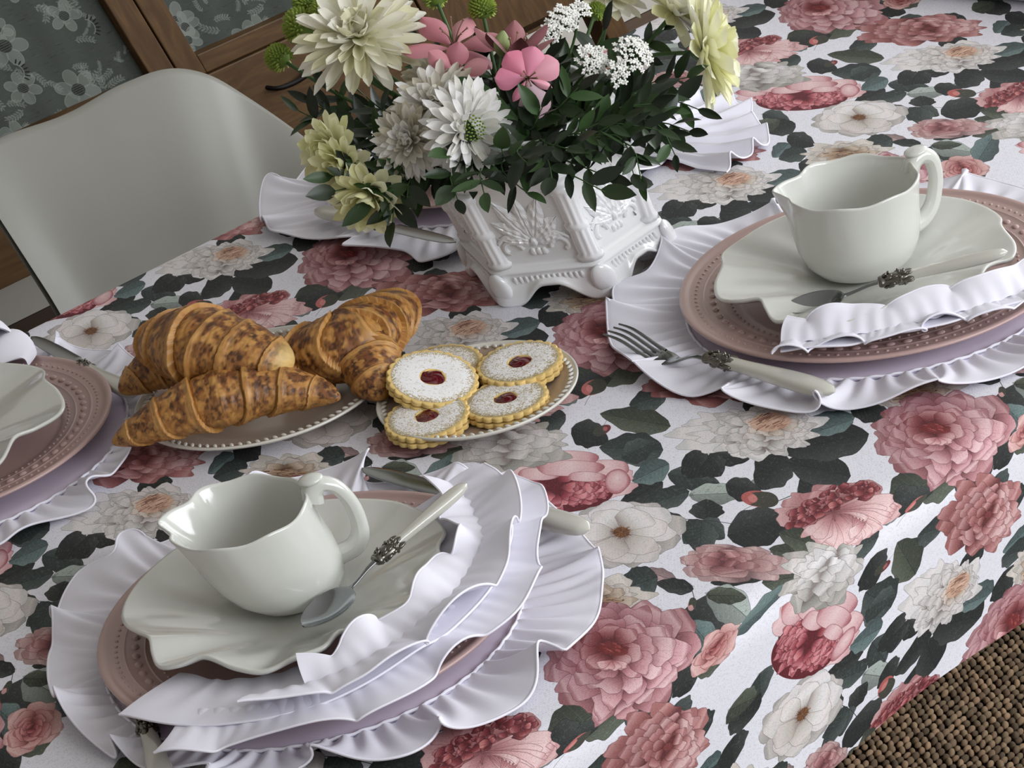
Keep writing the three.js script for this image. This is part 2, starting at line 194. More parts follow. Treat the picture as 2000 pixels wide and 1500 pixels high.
    for (const [x, y, w, h] of [[-122, -20, 44, 17], [-70, -30, 44, 16], [112, -30, 48, 19], [134, -2, 26, 24], [16, -48, 78, 21], [-30, -18, 46, 14], [34, -30, 70, 18], [70, -12, 40, 11]]) { const g = c.createRadialGradient(x, y - h * 0.3, 2, x, y, w); g.addColorStop(0, rgb(236, 206, 206)); g.addColorStop(0.7, rgb(216, 170, 174)); g.addColorStop(1, rgb(164, 94, 100)); c.fillStyle = g; c.beginPath(); for (let a = 0; a < TAU; a += .22) c.lineTo(x + w * cos(a) * (1 + .07 * sin(3 * a + x)), y + h * sin(a) * (1 + .08 * sin(2 * a + y))); c.closePath(); c.fill(); c.strokeStyle = rgb(124, 56, 64, 0.6); c.lineWidth = 0.8; c.stroke(); }
  }, 16);
  put(411, 881, (r) => { bloom({ rx: 116, ry: 62, fx: 0, fy: -3, rings: [[1.06, 8, [150, 146, 142], [196, 193, 190], 0.3], [0.95, 7, [188, 182, 176], [232, 230, 233], 0.16], [0.72, 6, [196, 186, 176], [236, 234, 236], 0.12]], r, wav: 0.05, sweep: up }); c.fillStyle = rgb(104, 62, 30, 0.8); c.beginPath(); c.ellipse(0, -4, 16, 10, 0, 0, TAU); c.fill(); for (let k = 0; k < 70; k++) { const a = r() * TAU, l = 10 + 14 * r(); c.strokeStyle = rgb(...[[90, 50, 24], [150, 96, 44], [70, 40, 24]][k % 3], 0.8); c.lineWidth = 0.8; c.beginPath(); c.moveTo(3 * cos(a), -4 + 2 * sin(a)); c.lineTo(l * cos(a), -4 + l * 0.62 * sin(a)); c.stroke(); } }, 17);
  put(132, 918, (r) => { bloom({ rx: 112, ry: 36, fx: -16, fy: -8, rings: [[1, 7, [168, 136, 136], [196, 166, 164], 0.4], [0.82, 7, [156, 112, 112], [200, 164, 162], 0.35], [0.6, 6, [150, 98, 100], [198, 154, 152], 0.3], [0.4, 5, [138, 80, 84], [196, 144, 142], 0.2]], r, sweep: up }); }, 18);
  put(906, 32, (r) => { bloom({ rx: 134, ry: 54, fx: -18, fy: -8, rings: [[1, 8, [150, 148, 140], [196, 193, 188], 0.45], [0.86, 8, [176, 172, 166], [220, 218, 216], 0.4], [0.7, 7, [178, 174, 170], [230, 228, 230], 0.35], [0.5, 6, [186, 182, 178], [234, 232, 234], 0.25]], r, wav: 0.1, sweep: up }); }, 19);
  put(925, 710, (r) => { bloom({ rx: 62, ry: 42, rings: [[1, 6, [176, 116, 112], [222, 184, 180], 0.4], [0.76, 5, [160, 92, 90], [216, 166, 162], 0.35], [0.55, 5, [136, 66, 66], [206, 142, 140], 0.3], [0.36, 4, [120, 48, 50], [200, 128, 126], 0.2], [0.2, 3, [110, 36, 40], [190, 104, 104], 0.1]], r }); }, 20);
  c.setTransform(1, 0, 0, 1, 0, 0);
  { const r = rng(77); for (let k = 0; k < 90000; k++) { const x = r() * N, y = r() * N; c.fillStyle = r() < .55 ? 'rgba(40,30,34,.10)' : 'rgba(255,250,250,.10)'; c.fillRect(x, y, 2 + r() * 5, 1.5 + r() * 3); } }   // grain of the printed cloth
  const t = new THREE.CanvasTexture(cv); t.colorSpace = THREE.SRGBColorSpace; t.wrapS = t.wrapT = THREE.RepeatWrapping; t.anisotropy = 8; return t;
}

// ---------------------------------------------------------------- room
{
  const { x0, x1, z0, z1, h } = ROOM, T = 0.15, cx = (x0 + x1) / 2, cz = (z0 + z1) / 2;
  struct('wall_back', box(x1 - x0 + 2 * T, h, T, cx, h / 2, z0 - T / 2), M.wall);
  struct('wall_left', box(T, h, z1 - z0, x0 - T / 2, h / 2, cz), M.wall);
  struct('wall_right', merge([box(T, h, SIDE.z0 - z0, x1 + T / 2, h / 2, (z0 + SIDE.z0) / 2), box(T, h, z1 - SIDE.z1, x1 + T / 2, h / 2, (z1 + SIDE.z1) / 2), box(T, SIDE.y0, SIDE.z1 - SIDE.z0, x1 + T / 2, SIDE.y0 / 2, (SIDE.z0 + SIDE.z1) / 2), box(T, h - SIDE.y1, SIDE.z1 - SIDE.z0, x1 + T / 2, (h + SIDE.y1) / 2, (SIDE.z0 + SIDE.z1) / 2)]), M.wall);
  struct('wall_front', merge([box(WIN.x0 - x0 + T, h, T, (x0 - T + WIN.x0) / 2, h / 2, z1 + T / 2), box(x1 + T - WIN.x1, h, T, (x1 + T + WIN.x1) / 2, h / 2, z1 + T / 2), box(WIN.x1 - WIN.x0, WIN.y0, T, (WIN.x0 + WIN.x1) / 2, WIN.y0 / 2, z1 + T / 2), box(WIN.x1 - WIN.x0, h - WIN.y1, T, (WIN.x0 + WIN.x1) / 2, (h + WIN.y1) / 2, z1 + T / 2)]), M.wall);
  struct('ceiling', box(x1 - x0 + 2 * T, T, z1 - z0 + 2 * T, cx, h + T / 2, cz), M.ceiling);
  const w = new THREE.Group(); w.name = 'window_1'; w.userData.kind = 'structure'; scene.add(w);
  const f = [], wm = std('#e8e6e0', 0.5); for (const x of [WIN.x0 + 0.03, (WIN.x0 + WIN.x1) / 2, WIN.x1 - 0.03]) f.push(box(0.06, WIN.y1 - WIN.y0, 0.07, x, (WIN.y0 + WIN.y1) / 2, z1 + 0.08)); for (const y of [WIN.y0 + 0.03, WIN.y1 - 0.03]) f.push(box(WIN.x1 - WIN.x0, 0.06, 0.07, (WIN.x0 + WIN.x1) / 2, y, z1 + 0.08));
  part('window_frame', merge(f), wm, w);
  for (const k of [0, 1]) part('pane', box(1.3, WIN.y1 - WIN.y0 - 0.12, 0.006, WIN.x0 + 0.7 + k * 1.4, (WIN.y0 + WIN.y1) / 2, z1 + 0.08), phys('#ffffff', 0.02, { transmission: 1, thickness: 0 }), w);
  const w2 = new THREE.Group(); w2.name = 'window_2'; w2.userData.kind = 'structure'; scene.add(w2); const f2 = []; for (const z of [SIDE.z0 + 0.03, (SIDE.z0 + SIDE.z1) / 2, SIDE.z1 - 0.03]) f2.push(box(0.07, SIDE.y1 - SIDE.y0, 0.06, x1 + 0.08, (SIDE.y0 + SIDE.y1) / 2, z)); for (const y of [SIDE.y0 + 0.03, SIDE.y1 - 0.03]) f2.push(box(0.07, 0.06, SIDE.z1 - SIDE.z0, x1 + 0.08, y, (SIDE.z0 + SIDE.z1) / 2));
  part('window_frame', merge(f2), wm, w2); for (const k of [0, 1]) part('pane', box(0.006, SIDE.y1 - SIDE.y0 - 0.12, 1.38, x1 + 0.08, (SIDE.y0 + SIDE.y1) / 2, SIDE.z0 + 0.75 + k * 1.5), phys('#ffffff', 0.02, { transmission: 1, thickness: 0 }), w2);
  // plank floor: a sub-floor, and the boards one by one
  const sub = struct('floor', box(x1 - x0 + 2 * T, 0.1, z1 - z0 + 2 * T, cx, -0.062, cz), std('#1d130c', 0.9));
  const tones = [[[92, 66, 44], [58, 38, 24]], [[82, 58, 38], [50, 33, 21]], [[100, 73, 50], [64, 43, 28]]].map(([a, b], n) => std('#ffffff', 0.5, { map: woodTex(a, b, 3 + n * 7) })), r = rng(8);
  const geos = [0, 1, 2].map(() => rbox(1.48, 0.012, 0.146, 0.002, 0, -0.006, 0));
  for (let k = 0, z = z0 + 0.075; z < z1; z += 0.15, k++) for (let x = x0 + 0.75 - (k % 3) * 0.5; x < x1 + 0.7; x += 1.484) { const len = min(x + 0.74, x1) - max(x - 0.74, x0); if (len < 0.1) continue; const p = part('plank', geos[k % 3], tones[floor(r() * 3)], sub); p.position.set((min(x + 0.74, x1) + max(x - 0.74, x0)) / 2, 0, z); p.scale.x = len / 1.48; }
}
// ---------------------------------------------------------------- rug under the table, a coarse sisal weave
{
  const rug = thing('rug', 'coarse brown woven sisal rug on the floor under the table edge', 'rug', [0.62, 0, 0.08]);
  const W = 1.3, D = 1.2; part('rug_backing', rbox(W, 0.008, D, 0.003, 0, 0.004, 0), std('#2c2218', 1), rug);
  const g = new THREE.IcosahedronGeometry(1, 1), mat = std('#ffffff', 1), px = 0.0104, pz = 0.0098, nx = floor(W / px), nz = floor(D / pz), im = new THREE.InstancedMesh(g, mat, nx * nz), r = rng(77), m = new THREE.Matrix4(), q = new THREE.Quaternion(), e = new THREE.Euler(), col = new THREE.Color();
  let n = 0; for (let a = 0; a < nx; a++) for (let b = 0; b < nz; b++) {
    e.set((r() - 0.5) * 0.5, 0.5 + (r() - 0.5) * 0.7, (r() - 0.5) * 0.5); q.setFromEuler(e);
    m.compose(V(-W / 2 + (a + 0.5 + (b % 2) * 0.5 + (r() - 0.5) * 0.25) * px, 0.0105 + r() * 0.0015, -D / 2 + (b + 0.5 + (r() - 0.5) * 0.25) * pz), q, V(px * (0.56 + 0.14 * r()), 0.0030 + 0.0016 * r(), pz * (0.36 + 0.1 * r()))); im.setMatrixAt(n, m);
    const k = 0.35 + 0.85 * r(), y = r() * 0.06; im.setColorAt(n++, col.setRGB((0.25 + y) * k, (0.178 + 0.3 * y) * k, (0.105 + 0.2 * y) * k)); }
  im.name = 'knots'; im.userData.kind = 'stuff'; im.castShadow = im.receiveShadow = true; rug.add(im);
}
// ---------------------------------------------------------------- table and its cloth
const TOP = 0.75, HX = 1.02, HZ = 0.5;
{
  const t = thing('dining_table', 'rectangular dining table hidden under the floral tablecloth', 'table');
  const wood = std('#6d4c31', 0.5, { map: woodTex([150, 112, 76], [104, 72, 46], 21) });
  part('tabletop', rbox(HX * 2 - 0.05, 0.028, HZ * 2 - 0.05, 0.006, 0, TOP - 0.020, 0), wood, t);
  for (const g of [box(1.8, 0.08, 0.02, 0, 0.676, 0.4), box(1.8, 0.08, 0.02, 0, 0.676, -0.4), box(0.02, 0.08, 0.78, 0.9, 0.676, 0), box(0.02, 0.08, 0.78, -0.9, 0.676, 0)]) part('apron', g, wood, t);
  for (const sx of [-1, 1]) for (const sz of [-1, 1]) part('leg', rbox(0.06, 0.716, 0.06, 0.006, sx * 0.92, 0.358, sz * 0.405), wood, t);
  const rr = 0.028, hang = 0.335, squeeze = 0.5;
  const cloth = (X, Z) => {                                       // flat cloth coordinates -> folded over the edge
    const ax = abs(X), az = abs(Z), ex = max(0, ax - (HX - rr)), ez = max(0, az - (HZ - rr)), d = hypot(ex, ez); if (d === 0) return [X, TOP, Z];
    const nx = ex / d * Math.sign(X), nz = ez / d * Math.sign(Z), bx = Math.sign(X) * min(ax, HX - rr), bz = Math.sign(Z) * min(az, HZ - rr), q = d * squeeze + d * 0.5 * smooth(0.06, 0, d), a = min(q / rr, PI / 2), drop = max(0, q - rr * PI / 2);
    const wave = 0.006 * sin(X * 17 + Z * 13) * smooth(0.02, 0.15, drop), o = rr * sin(a) + drop * 0.03 + wave; return [bx + nx * o, TOP - rr * (1 - cos(a)) - drop, bz + nz * o]; };
  const EX = HX + hang, EZ = HZ + hang, fabric = std('#ffffff', 0.8, { map: roseFabric(), bumpMap: weave.clone(), bumpScale: 0.0002 });
  fabric.bumpMap.repeat.set(14, 14);
  const g = grid(320, 190, (u, v) => cloth(lerp(-EX, EX, u), lerp(EZ, -EZ, v)), { flip: true, uv: (u, v) => [(lerp(-EX, EX, u) + 1.15) / LS, (1.62 - lerp(EZ, -EZ, v)) / LT] });
  const c = part('tablecloth', g, fabric, scene); c.userData = { label: 'white tablecloth printed with pink and white roses and dark leaves covering the table', category: 'tablecloth' };
  const roll = thing('cloth_roll', 'rolled-up floral cloth lying across the far right end of the table', 'cloth roll', [0.925, TOP + 0.0345, -0.08]);
  part('rolled_fabric', grid(56, 60, (u, v) => { const a = u * TAU, q = 0.034 * (1 + 0.03 * sin(v * 23) * sin(2 * a) + 0.025 * sin(v * 61 + a)) * pow(1 - pow(abs(2 * v - 1), 24), .5); return [q * cos(a), q * sin(a) - .0006, lerp(-.39, .39, v)]; }, { wrapU: true, uv: (u, v) => [u * 0.214 / LS + .32, v * .78 / LT + .75] }), fabric, roll);
}

// ---------------------------------------------------------------- place settings
const FRONT = [-0.342, 0.2342], RIGHT = [0.2766, 0.2501], LEFT = [-0.352, -0.300], FAR = [0.331, -0.342];
// the ruffled round placemat: quilted centre, gathered ruffle, rolled hem
function placemat([x, z], outer, seam, seed, label) {
  const t = thing('placemat', label, 'placemat', [x, TOP, z], 0), r = rng(seed), ro = periodic(outer), ph = [...Array(12)].map(() => r() * TAU);
  part('mat_centre', sheet(64, 8, (u, v) => { const a = u * TAU, q = 0.02 + v * (seam - 0.02); return [q * cos(a), 0.004 + 0.001 * sin(a * 5 + ph[0]) * v, -q * sin(a)]; }, 0.003, { wrapU: true }), M.lilac, t, 'lilac-white flat centre cloth');
  part('mat_middle', new THREE.CylinderGeometry(0.03, 0.03, 0.004, 32).translate(0, 0.004, 0), M.lilac, t);
  const wave = (a, v) => { const big = 0.5 + 0.5 * sin(13 * a + ph[1] + 1.1 * sin(2 * a + ph[2]) + 0.8 * sin(5 * a + ph[3])), mid = 0.5 + 0.5 * sin(23 * a + ph[4] + sin(3 * a + ph[5])), fine = sin(71 * a + ph[6] + 1.6 * sin(4 * a + ph[7])); return 0.0045 + v * (0.0155 * pow(big, 1.5) * (0.4 + 0.6 * v) + 0.005 * mid * v) + 0.0024 * fine * (1 - v) * smooth(0, 0.1, v) + 0.0024 * fine * v * (1 - v); };
  const surf = (u, v) => { const a = u * TAU, R = ro(a * 180 / PI), q = lerp(seam - 0.004, R, v), b = a + v * v * (0.07 * sin(13 * a + ph[1] + 1.4 + 1.1 * sin(2 * a + ph[2])) + 0.02 * sin(23 * a + ph[4])); return [q * cos(b), wave(a, v), q * sin(b)]; };
  part('ruffle', sheet(560, 14, (u, v) => surf(1 - u, v), 0.0011, { wrapU: true }), M.linen, t);
  part('hem', tube([...Array(280).keys()].map((k) => surf(k / 280, 0.995)), 0.0011, { seg: 560, rad: 5, closed: true }), M.hem, t);
  part('seam', tube([...Array(180).keys()].map((k) => { const a = k / 180 * TAU; return [seam * cos(a), 0.0065 + 0.0006 * sin(60 * a), seam * sin(a)]; }), 0.0014, { seg: 360, rad: 5, closed: true }), M.linen, t);
  return t;
}
placemat(FRONT, [[14, .207], [31, .216], [53, .217], [69, .215], [75, .199], [84, .214], [93, .213], [105, .196], [112, .208], [125, .182], [146, .19], [165, .188], [185, .19], [199, .194], [211, .196], [223, .206], [245, .222], [253, .24], [258, .222], [264, .236], [274, .214], [290, .222], [303, .238], [312, .240], [319, .232], [327, .2], [335, .212], [348, .214]], 0.158, 5, 'white ruffled placemat under the nearest place setting, at the lower left');
placemat(RIGHT, [[20, .21], [60, .21], [105, .21], [124, .213], [140, .213], [156, .219], [164, .22], [173, .218], [179, .2], [186, .222], [198, .231], [212, .233], [228, .236], [237, .23], [246, .244], [251, .224], [262, .24], [275, .245], [292, .216], [320, .218], [344, .222]], 0.165, 9, 'white ruffled placemat under the right-hand place setting, a fork lying across its ruffle');
placemat(LEFT, [[0, .205], [20, .2], [56, .18], [70, .196], [75, .192], [89, .212], [97, .196], [106, .211], [140, .21], [180, .21], [225, .2], [270, .2], [315, .205]], 0.165, 13, 'white ruffled placemat cut off by the left edge, beside the croissants');
placemat(FAR, [[0, .21], [45, .22], [90, .21], [125, .235], [139, .245], [147, .25], [152, .22], [160, .24], [166, .22], [172, .226], [180, .205], [186, .225], [194, .238], [209, .238], [221, .232], [232, .205], [250, .2], [300, .21]], 0.165, 17, 'white ruffled placemat half hidden behind the flower pot, by the white chair');
// pink charger plates with rings of beads pressed into the rim
function chargerGeos(R) {
  const k = R / 0.16, pr = [[0, .003], [.06, .003], [.09, .0005], [.094, .0008], [.097, .004], [.115, .0075], [.14, .0125], [.157, .0165], [.1597, .0178], [.16, .0192], [.159, .0204], [.1572, .0208], [.1545, .0203], [.1525, .0188], [.150, .0182], [.1415, .0168], [.1406, .0175], [.1396, .0176], [.1386, .0164], [.1262, .0143], [.1253, .0151], [.1243, .0151], [.1234, .0138], [.119, .013], [.1128, .0118], [.1105, .0098], [.106, .0085], [.06, .0075], [0, .0075]];
  const plate = new THREE.LatheGeometry(pr.map(([a, b]) => new THREE.Vector2(a * k, b)), 128), beads = [];
  const ball = (n, rad, y, a, b, c) => { const g = new THREE.SphereGeometry(1, 8, 5); for (let i = 0; i < n; i++) { const th = i / n * TAU; beads.push(g.clone().scale(a, c, b).rotateY(-th).translate(rad * k * cos(th), y, rad * k * sin(th))); } };
  ball(120, .1462, .0174, .0016, .0017, .0012); ball(62, .1324, .0153, .0033, .0043, .0021); ball(100, .1178, .0128, .0014, .0015, .0011);
  return [plate, merge(beads)];
}
function charger([x, z], R, label) { const t = thing('charger_plate', label, 'plate', [x, TOP + 0.0055, z]); const [a, b] = chargerGeos(R); part('plate_body', a, M.rose, t); part('bead_border', b, M.rose, t, 'raised rings of small beads'); return t; }
charger(FRONT, 0.16, 'dusty pink charger plate with beaded rim under the front shell plate');
charger(RIGHT, 0.169, 'dusty pink charger plate with beaded rim under the right-hand shell plate');
charger(LEFT, 0.156, 'dusty pink charger plate with beaded rim cut off by the left edge');
charger(FAR, 0.158, 'dusty pink charger plate showing its rim behind the flower pot');
// cream plates shaped like a scallop shell
function shellGeo(outline, tilt = 0, tiltDir = 0, lip = 0.034) {
  const ro = periodic(outline), N = 180; let mean = 0; for (let a = 0; a < 360; a += 4) mean += ro(a) / 90;
  const top = [[0, .0085], [.16, .0085], [.26, .0092], [.4, .0135], [.55, .0195], [.7, .025], [.84, .0295], [.94, .033], [.985, .035]], rim = [[1.004, .0352], [1.012, .0338], [1.006, .0318]], bot = [[.95, .0292], [.84, .0255], [.7, .021], [.55, .0155], [.42, .0095], [.36, .0035], [.31, .002], [.28, .0045], [0, .0045]];
  const prof = [...bot.reverse(), ...rim.reverse(), ...top.reverse()];
  return grid(N, prof.length - 1, (u, v) => {
    const [q, y] = prof[Math.round(v * (prof.length - 1))], a = u * TAU, R = ro(a * 180 / PI), dev = (R - mean) / mean, k = smooth(0.3, 1, q);
    const rr = mean * q * (1 + dev * smooth(0.25, 1.0, q)), fl = -0.055 * dev * k + 0.0009 * sin(a * 15 + 1) * smooth(.35, .7, q) * (1 - smooth(.8, 1, q)), yy = y * lip / 0.034 + fl * 0.8;
    return [rr * cos(a), yy + tilt * rr * cos(a - tiltDir) * (q > .3 ? 1 : .0), rr * sin(a)];
  }, { wrapU: true, flip: true });
}
const SF = [[13, .127], [22, .124], [30, .116], [37, .114], [48, .119], [59, .118], [72, .114], [82, .123], [89, .12], [95, .111], [103, .099], [112, .106], [124, .108], [135, .114], [145, .11], [162, .102], [171, .113], [178, .118], [186, .113], [195, .107], [203, .111], [212, .118], [223, .124], [240, .127], [253, .128], [268, .132], [285, .124], [300, .132], [317, .13], [332, .128], [347, .131], [358, .128]];
const SR = [[5, .125], [19, .125], [30, .124], [38, .119], [45, .12], [56, .127], [68, .128], [74, .12], [80, .117], [92, .123], [102, .124], [113, .112], [126, .113], [137, .12], [149, .127], [166, .124], [174, .129], [183, .119], [190, .113], [199, .124], [208, .132], [220, .13], [235, .124], [249, .132], [261, .126], [282, .126], [300, .12], [315, .126], [330, .121], [347, .118]];
const plateY = TOP + 0.0125;
{
  const f = thing('shell_plate', 'cream shell-shaped plate holding a cup, on the front pink charger', 'plate', [-0.357, plateY, 0.234]); part('plate_body', shellGeo(SF), M.porcelain, f);
  const g = thing('shell_plate', 'cream shell-shaped plate holding a cup, on the right-hand pink charger', 'plate', [0.264, plateY, 0.256]); part('plate_body', shellGeo(SR), M.porcelain, g);
  const h = thing('shell_plate', 'cream shell-shaped plate without a cup, cut off by the left edge', 'plate', [-0.372, plateY, -0.290]); part('plate_body', shellGeo([[0, .128], [14, .118], [28, .124], [45, .13], [62, .12], [72, .113], [90, .128], [110, .118], [130, .126], [160, .118], [190, .126], [220, .118], [250, .126], [280, .12], [305, .128], [335, .12]]), M.porcelain, h);
  const k = thing('shell_plate', 'cream shell-shaped plate mostly hidden behind the flower pot', 'plate', [0.336, plateY, -0.346]); part('plate_body', shellGeo(SR.map(([a, b]) => [(a + 120) % 360, b])), M.porcelain, k);
}
// cups with a pouring lip and a thumb rest on the handle
function cup([x, y, z], R, H, spoutDeg, handleDeg, kx, kz, label) {
  const t = thing('cup', label, 'cup', [x, y, z]), q = R / 0.055, hh = H / 0.078;
  const out = [[0, .003], [.020, .003], [.023, 0], [.027, 0], [.029, .002], [.038, .0065], [.0462, .016], [.0508, .028], [.0530, .042], [.0537, .056], [.0552, .07], [.0566, .0772]], lip = [[.0566, .0787], [.0555, .0794], [.0543, .0788], [.0535, .077]], inn = [[.0516, .068], [.0500, .055], [.0488, .042], [.046, .028], [.041, .016], [.032, .009], [.02, .0065], [0, .006]];
  const prof = [...out, ...lip, ...inn], sp = spoutDeg * PI / 180, hd = handleDeg * PI / 180;
  const body = grid(144, prof.length - 1, (u, v) => {
    let [r, yy] = prof[Math.round(v * (prof.length - 1))]; const a = u * TAU, w = smooth(.03, .078, yy), d = atan2(sin(a - sp), cos(a - sp));
    r *= 1 + 0.009 * cos(8 * (a - sp)) * w + 0.006 * cos(5 * a) * w; r += 0.0085 * exp(-d * d / 0.05) * w * w - 0.003 * exp(-(abs(d) - .5) * (abs(d) - .5) / 0.03) * w * w;
    yy += w * (0.0010 * cos(8 * (a - sp)) - 0.0035 * exp(-d * d / 0.03)); return [r * q * cos(a), yy * hh, r * q * sin(a)];
  }, { wrapU: true });
  part('cup_body', lean(body, kx, kz), M.porcelain, t);
  const hp = [[.0560, .0685], [.060, .0760], [.068, .0795], [.0765, .0750], [.0800, .061], [.0775, .046], [.071, .032], [.061, .024], [.0440, .021]], pts = hp.map(([r, yy]) => V(r * q * cos(hd), yy * hh, r * q * sin(hd)));
  const hg = tube(pts, 0.0072 * q, { seg: 48, rad: 12, taper: (k) => 1.12 - 0.24 * sin(PI * k) });
  const c = V(0, 0, 0); hg.computeBoundingBox();
  part('handle', lean(hg, kx, kz), M.porcelain, t);
  part('thumb_rest', lean(new THREE.SphereGeometry(1, 16, 10).scale(.0105 * q, .0034, .0088 * q).rotateZ(0.1).rotateY(-hd).translate(.064 * q * cos(hd), .0848 * hh, .064 * q * sin(hd)), kx, kz), M.porcelain, t);
  return t;
}
cup([-0.3375, plateY + 0.0085, 0.214], 0.0525, 0.080, -128, 24, -0.29, -0.20, 'cream cup with a pouring lip on the front shell plate');
cup([0.2785, plateY + 0.0085, 0.237], 0.0575, 0.083, -122, 18, 0, 0, 'cream cup with a pouring lip on the right-hand shell plate');

// ---------------------------------------------------------------- napkins: a cloth band with wide ruffles, folded into soft loops
function ruffleBand(path, { w0, w1, folds, amp, slide = 0.012, lift = 0, seed = 1, th = 0.001, nu = 220, nv = 12, y0 = 0, ends = 0.0, minY = -1 }) {
  const c = new THREE.CatmullRomCurve3(path.map((p) => V(...p))), r = rng(seed), a = r() * TAU, b = r() * TAU, d = r() * TAU, P = V(0, 0, 0), T = V(0, 0, 0);
  const fn = (u, v) => {
    u = clamp(u); c.getPointAt(u, P); c.getTangentAt(u, T); const tl = hypot(T.x, T.z), tx = T.x / tl, tz = T.z / tl, nx = -tz, nz = tx;
    const ph = TAU * folds * u + 0.9 * sin(TAU * u * 2.3 + a) + 0.6 * sin(TAU * u * 5.1 + b), k = pow(v, 1.15), e = ends ? smooth(0, ends, u) * smooth(0, ends, 1 - u) : 1;
    const w = lerp(w0, w1 * (0.86 + 0.14 * sin(TAU * u * 3.3 + d) + 0.06 * sin(ph * 0.5)), v) * (0.6 + 0.4 * e), sl = -slide * k * k * sin(ph + 1.5), fine = 0.0007 * sin(TAU * folds * 5 * u + a) * (1 - v);
    return [P.x + nx * w + tx * sl, max(minY, P.y + y0 + lift * sin(v * PI * 0.5) + amp * k * (0.5 + 0.5 * sin(ph)) * (0.75 + 0.25 * sin(TAU * u * 4.3 + d)) + fine), P.z + nz * w + tz * sl]; };
  return { geo: sheet(nu, nv, fn, th), hem: tube([...Array(160).keys()].map((k) => fn(k / 159, 0.995)), 0.0010, { seg: 330, rad: 5 }) };
}
function napkin(label, bands, centre) {
  const t = thing('napkin', label, 'napkin', centre);
  for (const [name, path, opt] of bands) { const { geo, hem } = ruffleBand(path, opt); part(name, geo.translate(-centre[0], -centre[1], -centre[2]), M.linen, t); part('hem', hem.translate(-centre[0], -centre[1], -centre[2]), M.hem, t); }
  return t;
}
{
  const path = [[-0.516, .780, .250], [-0.502, .781, .296], [-0.470, .782, .338], [-0.434, .783, .364], [-0.388, .784, .380], [-0.334, .785, .380], [-0.272, .785, .361], [-0.220, .785, .325], [-0.190, .786, .280], [-.178, .788, .236]];
  napkin('white napkin with wide ruffles curving round the right side of the front pink charger', [
    ['band', path, { w0: -0.060, w1: 0.006, folds: 3, amp: 0.004, slide: 0.0, lift: 0.007, seed: 4, y0: 0.0 }],
    ['ruffle', path.slice(1), { w0: -0.014, w1: 0.036, folds: 7, amp: 0.008, slide: 0.006, lift: -0.004, seed: 8, y0: 0.007 }],
    ['ruffle', path.slice(2), { w0: -0.022, w1: 0.016, folds: 5, amp: 0.016, slide: 0.009, lift: 0.007, seed: 15, y0: 0.010 }],
    ['ruffle', [...path.slice(3, 10)].reverse(), { w0: 0.014, w1: 0.044, folds: 4, amp: 0.013, slide: 0.006, lift: 0.008, seed: 23, y0: 0.009 }]], [-0.35, 0.785, 0.35]);
  const pr = [[.118, .781, .290], [.142, .782, .320], [.170, .783, .350], [.206, .784, .378], [.250, .784, .404], [.300, .785, .420], [.350, .785, .420]];
  napkin('white napkin with wide ruffles lying on the front rim of the right-hand pink charger', [
    ['band', pr, { w0: -0.020, w1: 0.016, folds: 3, amp: 0.003, slide: 0.0, lift: 0.004, seed: 31, y0: 0.0 }],
    ['ruffle', pr, { w0: -0.012, w1: 0.020, folds: 7, amp: 0.011, slide: 0.007, lift: -0.002, seed: 36, y0: 0.006 }],
    ['ruffle', [...pr].reverse(), { w0: -0.002, w1: 0.024, folds: 4, amp: 0.010, slide: 0.006, lift: 0.010, seed: 41, y0: 0.006 }]], [.22, 0.785, .37]);
  // a napkin folded into a soft roll on the left charger
  { const c = new THREE.CatmullRomCurve3([[-.33, .780, -.452], [-.285, .780, -.443], [-.248, .780, -.418], [-.234, .780, -.382], [-.246, .780, -.345]].map((q) => V(...q))), t = thing('napkin', 'white napkin folded softly on the far rim of the left pink charger', 'napkin', [-.27, .785, -.41]), P = V(0, 0, 0), T = V(0, 0, 0);
    const f = (w, h, o) => (u, v) => { c.getPointAt(clamp(u), P); c.getTangentAt(clamp(u), T); const a = v * PI, e = pow(sin(PI * clamp(.06 + .88 * u)), .35), k = w * cos(a) * e * (1 + .12 * sin(u * 17 + o)), y = h * pow(sin(a), .6) * e * (1 + .18 * sin(u * 21 + v * 5 + o)); return [P.x - T.z * k + .27, P.y + y - .785, P.z + T.x * k + .41]; };
    part('folded_cloth', sheet(70, 16, f(.03, .024, 0), .0012), M.linen, t); part('upper_fold', sheet(70, 16, (u, v) => { const q = f(.02, .034, 2)(lerp(.12, .8, u), v); return [q[0], q[1], q[2]]; }, .0012), M.linen, t); }
  // a fan of ruffled cloth behind the pot
  { const t = thing('napkin', 'white ruffled napkin fanned out on the table behind the flower pot, at its right', 'napkin', [.405, TOP + .001, -.215]), a0 = -.12, a1 = 1.5, R = periodic([[0, .142], [12, .158], [24, .160], [34, .145], [45, .158], [58, .166], [66, .158], [76, .15], [86, .152], [180, .14], [270, .14]]);
    const f = (u, v) => { const a = lerp(a0, a1, u) + .03 * v * v * sin(u * 42 + 1.3), q = lerp(.02, R(a * 180 / PI), v), big = .5 + .5 * sin(u * 42 + .9 * sin(u * 9)), fine = sin(u * 150 + 2 * sin(u * 11)); return [q * cos(a), .003 + .016 * pow(big, 1.4) * v * (.35 + .65 * v) + .006 * sin(PI * min(1, v * 1.4)) + .0018 * fine * (1 - v) * v * 3, q * sin(a)]; };
    part('ruffle', sheet(240, 18, (u, v) => f(1 - u, v), .0011), M.linen, t); part('hem', tube([...Array(140).keys()].map((k) => f(k / 139, .995)), .0011, { seg: 300, rad: 5 }), M.hem, t); }
}
